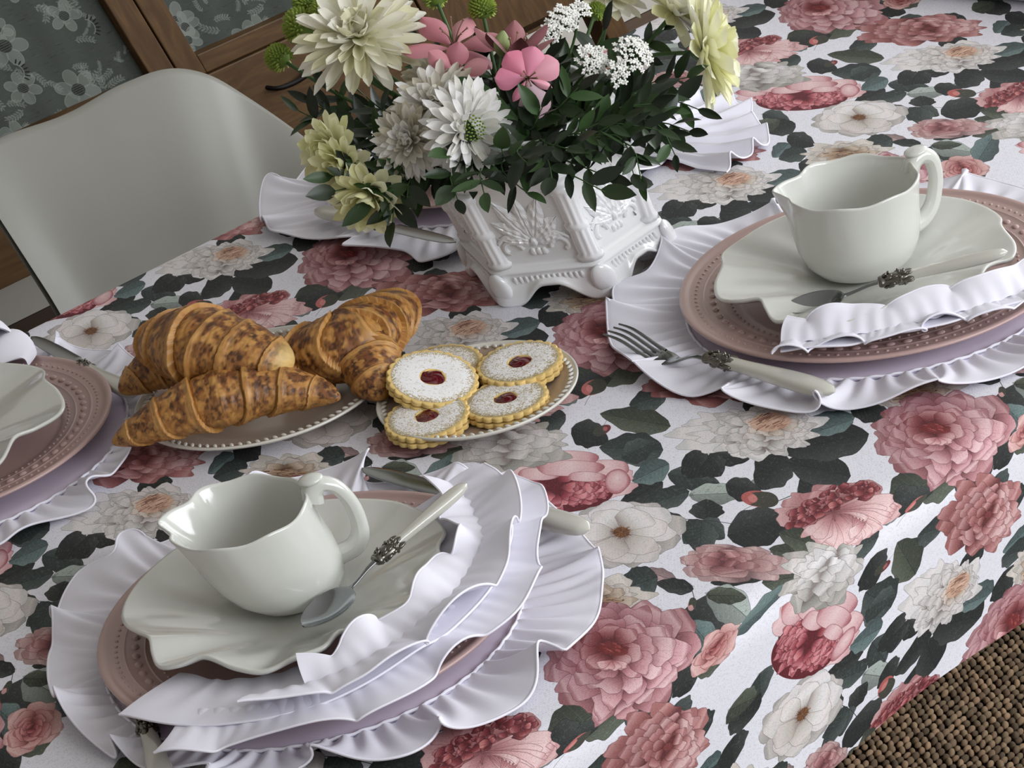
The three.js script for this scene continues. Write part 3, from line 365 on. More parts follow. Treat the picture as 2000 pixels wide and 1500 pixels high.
// ---------------------------------------------------------------- cutlery with pearl handles; x runs from the head (-) to the handle (+), the ferrule at 0
function ferruleGeo() {
  const g = [new THREE.LatheGeometry([[0, -.013], [.0052, -.013], [.0062, -.0115], [.0062, -.0095], [.0048, -.0082], [.0052, -.006], [.0066, -.002], [.0070, .003], [.0062, .008], [.0050, .011], [0, .0125]].map(([a, b]) => new THREE.Vector2(a, b)), 24).rotateZ(-PI / 2).scale(1, .72, 1.05)], r = rng(5);
  for (let k = 0; k < 46; k++) { const a = r() * TAU, x = -.008 + .018 * r(), s = .0011 + .0009 * r(); g.push(new THREE.SphereGeometry(s, 7, 5).scale(1.6, 1, .8).rotateX(r() * 3).rotateZ(r() * 2).translate(x, .0045 * sin(a), .0064 * cos(a))); }
  for (let k = 0; k < 5; k++) { const a = (k / 5) * TAU; g.push(new THREE.SphereGeometry(1, 8, 6).scale(.005, .0016, .0028).translate(.0105, .0036 * sin(a), .0058 * cos(a))); }
  return merge(g);
}
const FERRULE = ferruleGeo();
function handleGeo(L, w, t) { return grid(24, 26, (u, v) => { const a = u * TAU, x = .008 + v * L, k = pow(1 - pow(abs(v - .0) < 1 ? v : 1, 9), .5), ww = w * (0.58 + 0.42 * smooth(0, .8, v)) * (v > .995 ? 0.02 : k), tt = t * (0.75 + .25 * smooth(0, .7, v)) * (v > .995 ? 0.02 : k), ca = cos(a), sa = sin(a); return [x, tt * Math.sign(sa) * pow(abs(sa), .8), ww * Math.sign(ca) * pow(abs(ca), .7)]; }, { wrapU: true }); }
const loft = (secs, n = 14) => grid(n, secs.length - 1, (u, v) => { const [x, y, hw, ht, cup = 0] = secs[Math.round(v * (secs.length - 1))], a = u * TAU, z = hw * cos(a); return [x, y + ht * sin(a) + cup * (z * z) / (hw * hw + 1e-9), z]; }, { wrapU: true });
function spoonHead() {
  const secs = []; for (let k = 0; k <= 28; k++) { const v = k / 28, x = lerp(-.014, -.092, v); let hw, ht = .0012, y, cup = 0; if (v < .36) { hw = .0026 - .0006 * sin(v / .36 * PI); y = .0 - .004 * smooth(0, 1, v / .36); } else { const q = (v - .36) / .64; hw = .0185 * pow(sin(PI * pow(clamp(q, .004, .996), .80)), .48); y = -.004 - .0085 * sin(PI * pow(q, .9)) + .001 * q; cup = .0088 * sin(PI * q); ht = .0007; } secs.push([x, y, max(hw, .0004), ht, cup]); }
  return loft(secs, 26);
}
function forkHead() {
  const g = [], ys = (x) => -.002 + .006 * smooth(-.04, -.055, x) * 0 - .010 * smooth(-.02, -.05, x) + .013 * smooth(-.052, -.1, x), secs = [];
  for (let k = 0; k <= 22; k++) { const v = k / 22, x = lerp(-.013, -.063, v); secs.push([x, ys(x), .0026 + .0075 * smooth(.45, .85, v), .0013, 0]); } g.push(loft(secs, 12));
  for (const z of [-.0082, -.0028, .0028, .0082]) { const pts = [...Array(7).keys()].map((k) => { const x = lerp(-.061, -.107, k / 6); return V(x, ys(x), z * (1 + .12 * k / 6)); }); g.push(tube(pts, .0017, { seg: 12, rad: 7, taper: (k) => 1 - .55 * k * k })); }
  return merge(g);
}
function knifeHead(L = .105) { const secs = []; for (let k = 0; k <= 24; k++) { const v = k / 24, x = -.013 - v * L; secs.push([x, 0, v < .08 ? .003 + v * .05 : .0085 * pow(1 - pow(clamp((v - .08) / .92), 5), .5) + .0003, .0011 * (1 - .4 * v), 0]); } return loft(secs, 12); }
const HEADS = { spoon: spoonHead(), fork: forkHead(), knife: knifeHead() }, HANDLES = { spoon: handleGeo(.082, .0068, .0048), fork: handleGeo(.098, .0096, .0052), knife: handleGeo(.1, .0105, .0058) };
function cutlery(kind, label, at, dir, roll = 0, scale = 1, parts = { head: { spoon: 'bowl', fork: 'tines', knife: 'blade' }[kind] }) {
  const t = thing({ spoon: 'teaspoon', fork: 'dinner_fork', knife: 'dinner_knife' }[kind], label, kind, at), x = V(...dir).normalize(), z = V(0, 1, 0).cross(x).negate().normalize(), y = V(0, 0, 0).crossVectors(z, x);
  t.quaternion.setFromRotationMatrix(new THREE.Matrix4().makeBasis(x, y, z)); t.rotateX(roll); t.scale.setScalar(scale);
  part(parts.head, HEADS[kind], M.steel, t); part('ferrule', FERRULE, M.silver, t, 'ornate silver collar'); part('handle', HANDLES[kind], M.pearl, t, 'pearly cream handle'); return t;
}
cutlery('spoon', 'teaspoon with pearl handle leaning beside the front cup', [-.293, .806, .2775], [.087, .016, .001], 0, .93);
cutlery('spoon', 'teaspoon with pearl handle leaning beside the right-hand cup', [.2277, .8035, .3216], [.0686, .0125, .0766], 0, 1.05);
cutlery('fork', 'dinner fork with pearl handle lying across the ruffle of the right-hand placemat', [.0906, .773, .243], [.008, -.004, .112], 0, 1.13);
cutlery('knife', 'dinner knife with pearl handle lying right of the front place setting', [-.1668, .768, .223], [.0137, .002, .137], 0, 1.1);
cutlery('fork', 'pearl-handled fork below the front napkin, only its handle showing', [-.499, .7605, .240], [-.038, .003, .08], 0, 1.1);
cutlery('knife', 'dinner knife with pearl handle beside the left place setting, near the croissants', [-.1957, .772, -.302], [-.006, -.002, .08], 0, .9);
cutlery('knife', 'dinner knife with dark blade lying behind the flower pot', [.1485, .772, -.281], [.0, -.004, -.12], 0, 1.0);

// ---------------------------------------------------------------- plates with a rope edge
function ropePlate([x, z], R, label) {
  const t = thing('rope_edge_plate', label, 'plate', [x, TOP, z]), s = R / .115;
  const pr = [[0, .002], [.06, .002], [.064, 0], [.067, .0012], [.085, .006], [.112, .0145], [.115, .0165], [.1152, .0178], [.1142, .0187], [.112, .0182], [.1085, .0162], [.1, .0138], [.084, .0092], [.076, .0066], [.06, .006], [0, .006]].map(([a, b]) => new THREE.Vector2(a * s, b));
  part('plate_body', new THREE.LatheGeometry(pr.slice(0, 6).concat(pr.slice(10)), 96), M.beige, t);
  part('rim', new THREE.LatheGeometry(pr.slice(5, 11), 96), M.creamGlaze, t, 'cream glazed outer rim');
  const rope = []; const n = Math.round(88 * s), b = new THREE.SphereGeometry(1, 7, 5); for (let k = 0; k < n; k++) { const a = k / n * TAU; rope.push(b.clone().scale(.0034, .0015, .0019).rotateY(.7).rotateY(-a).translate(.1068 * s * cos(a), .0165, .1068 * s * sin(a))); }
  part('rope_border', merge(rope), M.creamGlaze, t, 'twisted rope moulding inside the rim'); return t;
}
M.beige = phys('#b39f90', 0.3, { clearcoat: .3, clearcoatRoughness: .2 }); M.creamGlaze = phys('#dcd9d0', 0.2, { clearcoat: .5, clearcoatRoughness: .1 });
ropePlate([-0.1281, -0.1128], 0.116, 'pale beige rope-edged plate under the croissants');
ropePlate([-0.0386, 0.0782], 0.0875, 'small pale beige rope-edged plate under the jam biscuits');
// ---------------------------------------------------------------- croissants
function croissant(label, spine, R, { seed = 1, segs = 7, skew = .5, flat = .82, blunt = .42, fat = .5, at, dark = 0, pale = 0 }) {
  const t = thing('croissant', label, 'croissant', at), c = new THREE.CatmullRomCurve3(spine.map((p) => V(...p))), r = rng(seed), cuts = [...Array(segs + 1).keys()].map((k) => k / segs + (k && k < segs ? (r() - .5) * .06 : 0));
  const P = V(0, 0, 0), T = V(0, 0, 0), lin = (h) => { const q = new THREE.Color(h); return [q.r, q.g, q.b]; }, gold = lin('#c9954f'), tan = lin('#b0783c'), brown = lin('#764522'), burnt = lin('#3c2112'), mix = (a, b, k) => a.map((q, i) => lerp(q, b[i], k));
  const layer = (u, a) => { const mid = abs(u - .5) * 2, w = u + (u < .5 ? -1 : 1) * skew * .075 * (cos(a + 1.1) + .35 * sin(2 * a + seed)) * (1 - mid * .4); let k = 0; while (k < segs - 1 && w > cuts[k + 1]) k++; const q = clamp((w - cuts[k]) / (cuts[k + 1] - cuts[k])); return [k, u < .5 ? q : 1 - q]; };
  const rad = (u) => R * (blunt * .5 + (1 - blunt * .5) * pow(sin(PI * clamp(.03 + u * .94)), .85) * (1 + .12 * exp(-pow((u - fat) / .16, 2)))) * sqrt(clamp(1 - pow(abs(2 * u - 1), 9)) + 1e-5);
  const nu = 240, nv = 84, geo = grid(nv, nu, (av, u) => {
    const a = av * TAU; c.getPointAt(clamp(u), P); c.getTangentAt(clamp(u, .002, .998), T); const side = V(T.z, 0, -T.x).normalize(), up = V(0, 0, 0).crossVectors(T, side).normalize(); if (up.y < 0) up.negate();
    const [k, q] = layer(u, a), step = .12 * pow(q, 1.6) - .05 + .02 * sin(k * 2.1 + seed), edge = q < .07 ? -.06 * (1 - q / .07) : 0, n = .05 * (fbm(P.x * 60 + 3 * cos(a), 3 * sin(a) + seed, P.z * 60 + k, 3) - .5) + .028 * (fbm(u * 60, a * 9, seed, 2) - .5) + .012 * sin(q * 26 + k) * q;
    const rr = rad(u) * (1 + step + edge + n * 1.3), x = rr * cos(a), y = rr * sin(a) * flat; return [P.x + side.x * x + up.x * y, P.y + side.y * x + up.y * y, P.z + side.z * x + up.z * y];
  }, { wrapU: true, col: (av, u, p) => {
    const a = av * TAU, [k, q] = layer(u, a), up = clamp(.5 + .5 * sin(a)), f1 = fbm(p[0] * 170 + seed, p[1] * 170, p[2] * 170, 4), f2 = fbm(p[0] * 480, p[1] * 480 + seed, p[2] * 480, 3), f3 = fbm(u * 90 + q * 5, a * 3, seed, 2), bake = clamp(.15 + .75 * up + dark) * smooth(-.02, .22, q) * (1 - .8 * smooth(.74, .96, q)) * smooth(.38, .56, f1);
    let col = mix(gold, tan, clamp(.5 + (f3 - .5) * 2.4)); col = mix(col, brown, clamp(bake * 1.1)); const sp = smooth(.49, .60, f2) * clamp(.25 + bake * 1.1) * (1 - smooth(.8, .97, q) * .8); col = mix(col, burnt, sp * .85);
    const st = smooth(.62, .98, q) * (.35 + .65 * smooth(.3, .7, fbm(u * 40, a * 2.2, seed + 4, 2))) * (.55 + .45 * sin(q * 70 + 5 * f3 + k)); col = mix(col, lin('#d6a868'), .6 * clamp(st)); col = mix(col, lin('#e3c27c'), pale * smooth(.90, .985, u) * .8); return col.map((x) => x * (.9 + .25 * f3)); } });
  part('crust', geo, M.crust, t); return t;
}
M.crust = phys('#ffffff', .5, { vertexColors: true, clearcoat: .12, clearcoatRoughness: .4 });
croissant('fat croissant lying on top of the others, its pale tip to the right', [[-.024, .004, -.094], [-.03, .014, -.06], [-.024, .017, -.018], [-.006, .010, .03], [.012, .002, .066]], .037, { seed: 3, at: [-.152, .811, -.100], segs: 6, blunt: .75, fat: .42, skew: 1.0, pale: 1 });
croissant('broad croissant at the back right of the plate, one tip pointing up right', [[-.05, -.012, -.055], [-.03, .004, -.03], [.0, .006, -.005], [.04, .006, -.012], [.070, .005, -.022], [.088, .0, -.034]], .036, { seed: 12, at: [-.072, .788, -.046], segs: 7, blunt: .8, fat: .4, skew: 1.2, dark: .12 });
croissant('short croissant horn drooping over the plate below the broad one', [[.02, .006, -.048], [.01, .006, -.02], [-.012, -.004, .018], [-.026, -.012, .044]], .027, { seed: 18, at: [-.072, .785, -.022], segs: 4, blunt: .5, fat: .3, skew: .8, dark: .1 });
croissant('long croissant along the front of the plate', [[-.092, -.010, -.072], [-.064, .0, -.05], [-.02, .007, -.024], [.02, .006, .004], [.05, -.002, .038], [.058, -.006, .06]], .0275, { seed: 29, at: [-.190, .793, -.048], segs: 7, blunt: .45, fat: .5, skew: .7 });
croissant('croissant mostly buried under the top one, its tip showing at the left', [[-.05, -.006, -.02], [-.02, .002, -.012], [.02, .004, .0], [.06, .0, .02]], .025, { seed: 41, at: [-.17, .788, -.182], segs: 6, blunt: .6, skew: .8 });
// ---------------------------------------------------------------- jam biscuits: two fluted rounds, a jam window, icing sugar
function fluted(R, n, hole) { const s = new THREE.Shape(), N = n * 8; for (let k = 0; k <= N; k++) { const a = k / N * TAU, r = R * (1 + .032 * (abs(cos(a * n / 2)) * 2 - 1)); k ? s.lineTo(r * cos(a), r * sin(a)) : s.moveTo(r * cos(a), r * sin(a)); } if (hole) { const h = new THREE.Path(); for (let k = 0; k <= 32; k++) { const a = -k / 32 * TAU, q = hole * (1 + .06 * sin(3 * a)); k ? h.lineTo(q * cos(a), q * sin(a)) : h.moveTo(q * cos(a), q * sin(a)); } s.holes.push(h); } return s; }
const slab = (shape, th) => new THREE.ExtrudeGeometry(shape, { depth: max(.001, th - .0024), bevelEnabled: true, bevelThickness: .0012, bevelSize: .0011, bevelSegments: 2, curveSegments: 4 }).rotateX(-PI / 2).translate(0, .0012, 0);
M.biscuit = std('#ffffff', .85, { map: dataTex(128, 128, (u, v, x, y) => { const k = fbm(u * 20, v * 20, 2, 3), q = .86 + .24 * k; return [232 * q, 200 * q, 128 * q]; }, true) });
M.jam = phys('#5a0d17', .08, { clearcoat: 1 });
function sugarTex(seed, cover) { return dataTex(256, 256, (u, v) => { const x = u * 2 - 1, y = v * 2 - 1, d = hypot(x, y), a = atan2(y, x), f = fbm(cos(a) * d * 22 + seed, sin(a) * d * 22, d * 6, 3), g = fbm(x * 62, y * 62, seed, 2), k = smooth(.42, .58, f * .4 + g * .6 + cover * .55 - .01 - .25 * smooth(.72, 1, d)); return [lerp(172, 242, k), lerp(154, 240, k), lerp(116, 240, k)]; }, true); }
function biscuit(label, at, R, tiltX, tiltZ, turn, seed, cover, under = true) {
  const t = thing('jam_biscuit', label, 'biscuit', at); t.rotation.set(tiltX, turn, tiltZ, 'XZY'); t.scale.y = .84;
  part('base_biscuit', slab(fluted(R * 1.0, 24), .0052), M.biscuit, t); part('jam', grid(40, 8, (u, v) => [R * .32 * v * cos(u * TAU), .0108 + .0024 * (1 - v * v) + .0007 * sin(u * 25 + v * 9) * v, -R * .32 * v * sin(u * TAU)], { wrapU: true }), M.jam, t, 'glossy dark red jam'); part('jam_layer', new THREE.CylinderGeometry(R * .9, R * .9, .002, 40).translate(0, .0059, 0), M.jam, t);
  part('top_biscuit', slab(fluted(R, 24, R * .30), .0054).translate(0, .0066, 0), M.biscuit, t);
  const g = grid(96, 10, (u, v) => { const a = u * TAU, q = lerp(R * .31, R * .95, v); return [q * cos(a), .01205 + .0007 * sin(PI * clamp(v * 1.0)) + .0003 * noise3(q * cos(a) * 900, seed, q * sin(a) * 900), -q * sin(a)]; }, { wrapU: true, uv: (u, v) => { const q = lerp(.31, .95, v); return [.5 + .5 * q * cos(u * TAU), .5 + .5 * q * sin(u * TAU)]; } });
  part('icing_sugar', g, std('#ffffff', .95, { map: sugarTex(seed, cover) }), t, 'dusting of white icing sugar'); return t;
}
biscuit('jam biscuit hidden under the most sugared one, its fluted edge showing behind', [-.030, .7625, .020], .036, .05, 0, .3, 3, .1);
biscuit('most thickly sugared jam biscuit, leaning on top at the left of the plate', [-.061, .7725, .046], .0375, .32, -.08, .2, 7, .34);
biscuit('jam biscuit at the back right of the small plate', [.0080, .7630, .083], .0355, .03, .03, 1.1, 13, .2);
biscuit('jam biscuit at the front right of the small plate', [-.0385, .7580, .115], .0345, .0, .0, 2.2, 21, .16);
biscuit('jam biscuit at the front left edge of the small plate', [-.0955, .7600, .0785], .0345, .06, .04, .7, 34, .2);

// ---------------------------------------------------------------- white moulded chair pushed in at the far side of the table
{
  const t = thing('shell_chair', 'white moulded plastic chair pushed in at the far side of the table', 'chair', [0, 0, 0]);
  const rows = [[[.032, .78, -.912], [.099, .779, -.936], [.196, .769, -.946], [.281, .773, -.952], [.351, .767, -.95], [.395, .744, -.943], [.429, .707, -.928], [.462, .645, -.865], [.477, .58, -.792]], [[.027, .713, -.847], [.085, .707, -.869], [.173, .697, -.878], [.249, .697, -.885], [.316, .692, -.884], [.361, .676, -.882], [.401, .651, -.873], [.448, .614, -.823], [.482, .576, -.766]], [[.022, .647, -.783], [.071, .637, -.804], [.15, .626, -.811], [.217, .623, -.818], [.28, .619, -.82], [.328, .609, -.821], [.372, .596, -.818], [.434, .584, -.782], [.488, .572, -.74]], [[.017, .58, -.718], [.057, .566, -.737], [.126, .555, -.743], [.185, .549, -.75], [.244, .546, -.753], [.294, .543, -.759], [.344, .541, -.762], [.419, .553, -.74], [.493, .568, -.714]], [[.05, .5, -.67], [.085, .475, -.68], [.14, .462, -.68], [.19, .455, -.68], [.24, .452, -.68], [.29, .452, -.68], [.34, .455, -.68], [.40, .47, -.67], [.455, .5, -.65]], [[.09, .455, -.5], [.12, .44, -.5], [.16, .435, -.5], [.20, .432, -.5], [.24, .43, -.5], [.28, .43, -.5], [.32, .432, -.5], [.37, .44, -.5], [.41, .455, -.5]], [[.10, .44, -.32], [.13, .43, -.31], [.17, .425, -.305], [.20, .42, -.3], [.24, .42, -.3], [.28, .42, -.3], [.32, .425, -.305], [.36, .43, -.31], [.40, .44, -.32]]].map((r) => r.map((p) => V(...p)));
  const cols = [...Array(9).keys()].map((k) => new THREE.CatmullRomCurve3(rows.map((r) => r[k])));
  const at = (u, v) => new THREE.CatmullRomCurve3(cols.map((c) => c.getPoint(v))).getPoint(u).toArray();
  const memo = new Map(), f = (u, v) => { const k = u.toFixed(5) + '/' + v.toFixed(5); if (!memo.has(k)) memo.set(k, at(clamp(u), clamp(v))); return memo.get(k); };
  part('seat_shell', sheet(60, 60, f, 0.007), phys('#8b8a82', 0.42, { clearcoat: .15, clearcoatRoughness: .4 }), t);
  const wood = std('#b98f62', .5); for (const [x, z, dx, dz] of [[.16, -.42, -.06, .07], [.33, -.42, .06, .07], [.16, -.6, -.06, -.08], [.33, -.6, .06, -.08]]) part('leg', tube([[x, .428, z], [x + dx * .5, .21, z + dz * .5], [x + dx, .004, z + dz]], .0125, { seg: 8, rad: 10, taper: (k) => 1.1 - .4 * k }), wood, t);
  part('brace', merge([tube([[.13, .24, -.385], [.245, .33, -.51], [.36, .24, -.64]], .004), tube([[.36, .24, -.385], [.245, .33, -.51], [.13, .24, -.64]], .004)]), M.dark, t, 'thin black wire brace');
}
// ---------------------------------------------------------------- wooden cabinet with lace behind its doors
function laceTex() {
  const N = 1024, cv = document.createElement('canvas'); cv.width = cv.height = N; const c = cv.getContext('2d'), r = rng(404); c.fillStyle = '#585c58'; c.fillRect(0, 0, N, N);
  const put = (x, y, f) => { for (let a = -1; a <= 1; a++) for (let b = -1; b <= 1; b++) { c.setTransform(1, 0, 0, 1, x + a * N, y + b * N); f(); } };
  for (let k = 0; k < 2600; k++) { const x = r() * N, y = r() * N, s = r() * 3; c.fillStyle = r() < .5 ? 'rgba(40,42,40,.25)' : 'rgba(120,124,120,.2)'; c.fillRect(x, y, 8 + s * 4, 1 + s); }
  const ink = (a) => `rgba(162,166,162,${a})`, flower = (R, n) => { R *= 1.15; const o = r() * 6; for (let k = 0; k < n; k++) { const a = o + k / n * TAU; c.fillStyle = ink(.55 + .2 * r()); c.beginPath(); c.ellipse(R * .62 * cos(a), R * .62 * sin(a), R * .42, R * .30, a, 0, TAU); c.fill(); c.strokeStyle = ink(.9); c.lineWidth = 2.5; c.stroke(); } c.fillStyle = 'rgba(40,42,40,.75)'; c.beginPath(); c.arc(0, 0, R * .3, 0, TAU); c.fill(); c.strokeStyle = ink(.7); c.lineWidth = 1.6; for (let k = 0; k < 5; k++) { c.beginPath(); c.moveTo(-R * .25, -R * .2 + k * R * .1); c.lineTo(R * .25, -R * .24 + k * R * .1); c.stroke(); } };
  const spray = (L) => { const a = r() * TAU; c.rotate(a); c.strokeStyle = ink(.75); c.lineWidth = 3; c.beginPath(); c.moveTo(0, 0); c.quadraticCurveTo(L * .4, -L * .2, L, 0); c.stroke(); for (let k = 1; k < 7; k++) for (const s of [1, -1]) { c.fillStyle = ink(.5 + .3 * r()); c.beginPath(); c.ellipse(L * k / 7, -L * .1 * sin(PI * k / 7) + s * L * .1, L * .1, L * .045, s * .8, 0, TAU); c.fill(); } };
  const slit = (R) => { for (let k = 0; k < 7; k++) { const a = -.9 + k * .3; c.save(); c.rotate(a); c.fillStyle = 'rgba(24,25,24,.9)'; c.beginPath(); c.ellipse(R, 0, R * .22, R * .06, 0, 0, TAU); c.fill(); c.restore(); } c.strokeStyle = ink(.8); c.lineWidth = 4; c.beginPath(); c.arc(0, 0, R * .75, -1.1, 1.1); c.stroke(); };
  for (let k = 0; k < 170; k++) { const x = r() * N, y = r() * N, s = r(); const sd = floor(r() * 1e6), q = rng(sd); put(x, y, () => spray(36 + s * 56)); }
  for (let k = 0; k < 40; k++) put(r() * N, r() * N, () => flower(40 + 34 * hash3(k, 2, 3), 5 + k % 2)); for (let k = 0; k < 9; k++) put(r() * N, r() * N, () => slit(46)); c.setTransform(1, 0, 0, 1, 0, 0);
  const t = new THREE.CanvasTexture(cv); t.colorSpace = THREE.SRGBColorSpace; t.wrapS = t.wrapT = THREE.RepeatWrapping; return t;
}
{
  const Z = -1.68, k = -0.31, Y0 = 0.02, t = thing('cabinet', 'dark wooden cabinet with lace-curtained doors and a drawer behind the chair', 'cabinet', [0, 0, 0]);
  const tex = woodTex([138, 110, 74], [96, 73, 46], 31), texV = tex.clone(); texV.rotation = PI / 2; texV.needsUpdate = true;
  const wood = std('#c0b39c', .55, { map: tex }), woodV = std('#c0b39c', .55, { map: texV }), lace = std('#cfd2ce', .95, { map: laceTex() }), sl = (g) => lean(g, k, 0, 0.75);
  const uvBox = (w, h, d, x, y, z, r = .002) => { const g = new RoundedBoxGeometry(w, h, d, 1, r).translate(x, y, z), p = g.attributes.position, u = g.attributes.uv; for (let i = 0; i < p.count; i++) u.setXY(i, p.getX(i) * 1.2 + p.getZ(i), p.getY(i) * 1.2 + p.getZ(i) * .5); return sl(g); };
  part('carcass', merge([uvBox(1.5, .02, .4, .86, 1.43, Z - .20), uvBox(1.5, .02, .4, .86, .30, Z - .20), uvBox(.02, 1.13, .4, .12, .86, Z - .20), uvBox(.02, 1.13, .4, 1.6, .86, Z - .20), uvBox(1.5, 1.13, .012, .86, .86, Z - .39), uvBox(1.5, .02, .38, .86, .478, Z - .2)]), wood, t);
  for (const [x0, x1] of [[.245, .7115], [.7145, 1.18]]) {
    const d = new THREE.Group(); d.name = 'door'; t.add(d); const w = .044, y0 = .473, y1 = 1.41;
    part('stile', uvBox(w, y1 - y0, .022, x0 + w / 2, (y0 + y1) / 2, Z - .011), woodV, d); part('stile', uvBox(w, y1 - y0, .022, x1 - w / 2, (y0 + y1) / 2, Z - .011), woodV, d);
    part('rail', uvBox(x1 - x0 - 2 * w, .034, .022, (x0 + x1) / 2, y0 + .017, Z - .011), wood, d); part('rail', uvBox(x1 - x0 - 2 * w, .05, .022, (x0 + x1) / 2, y1 - .025, Z - .011), wood, d);
    const g = new THREE.PlaneGeometry(x1 - x0 - 2 * w + .01, y1 - y0 - .07, 40, 1), p = g.attributes.position, u = g.attributes.uv; for (let i = 0; i < p.count; i++) { u.setXY(i, p.getX(i) * 2.2, p.getY(i) * 2.2); p.setZ(i, .0015 * sin(p.getX(i) * 90)); }
    part('lace_curtain', sl(g.translate((x0 + x1) / 2, (y0 + y1) / 2 - .01, Z - .02)), lace, d, 'grey lace panel with a flower pattern');
  }
  for (const [x0, x1] of [[.245, .7115], [.7145, 1.18]]) { const d = part('drawer', uvBox(x1 - x0, .163, .02, (x0 + x1) / 2, .388, Z - .010), wood, t), m = lerp(x0, x1, x0 < .5 ? .5 : .37);
    part('handle', sl(tube([[m - .045, .407, Z - .002], [m - .036, .404, Z + .014], [m, .402, Z + .017], [m + .036, .408, Z + .014], [m + .045, .411, Z - .002]], .0046, { seg: 24 })), M.dark, d, 'black iron pull handle'); }
  part('side_panel', uvBox(.122, 1.13, .02, .18, .86, Z - .01), woodV, t); part('side_panel', uvBox(.43, 1.13, .02, 1.4, .86, Z - .01), woodV, t);
  for (const x of [.16, 1.56]) for (const z of [Z - .04, Z - .36]) part('leg', uvBox(.05, .29, .05, x, .145, z), woodV, t);
}

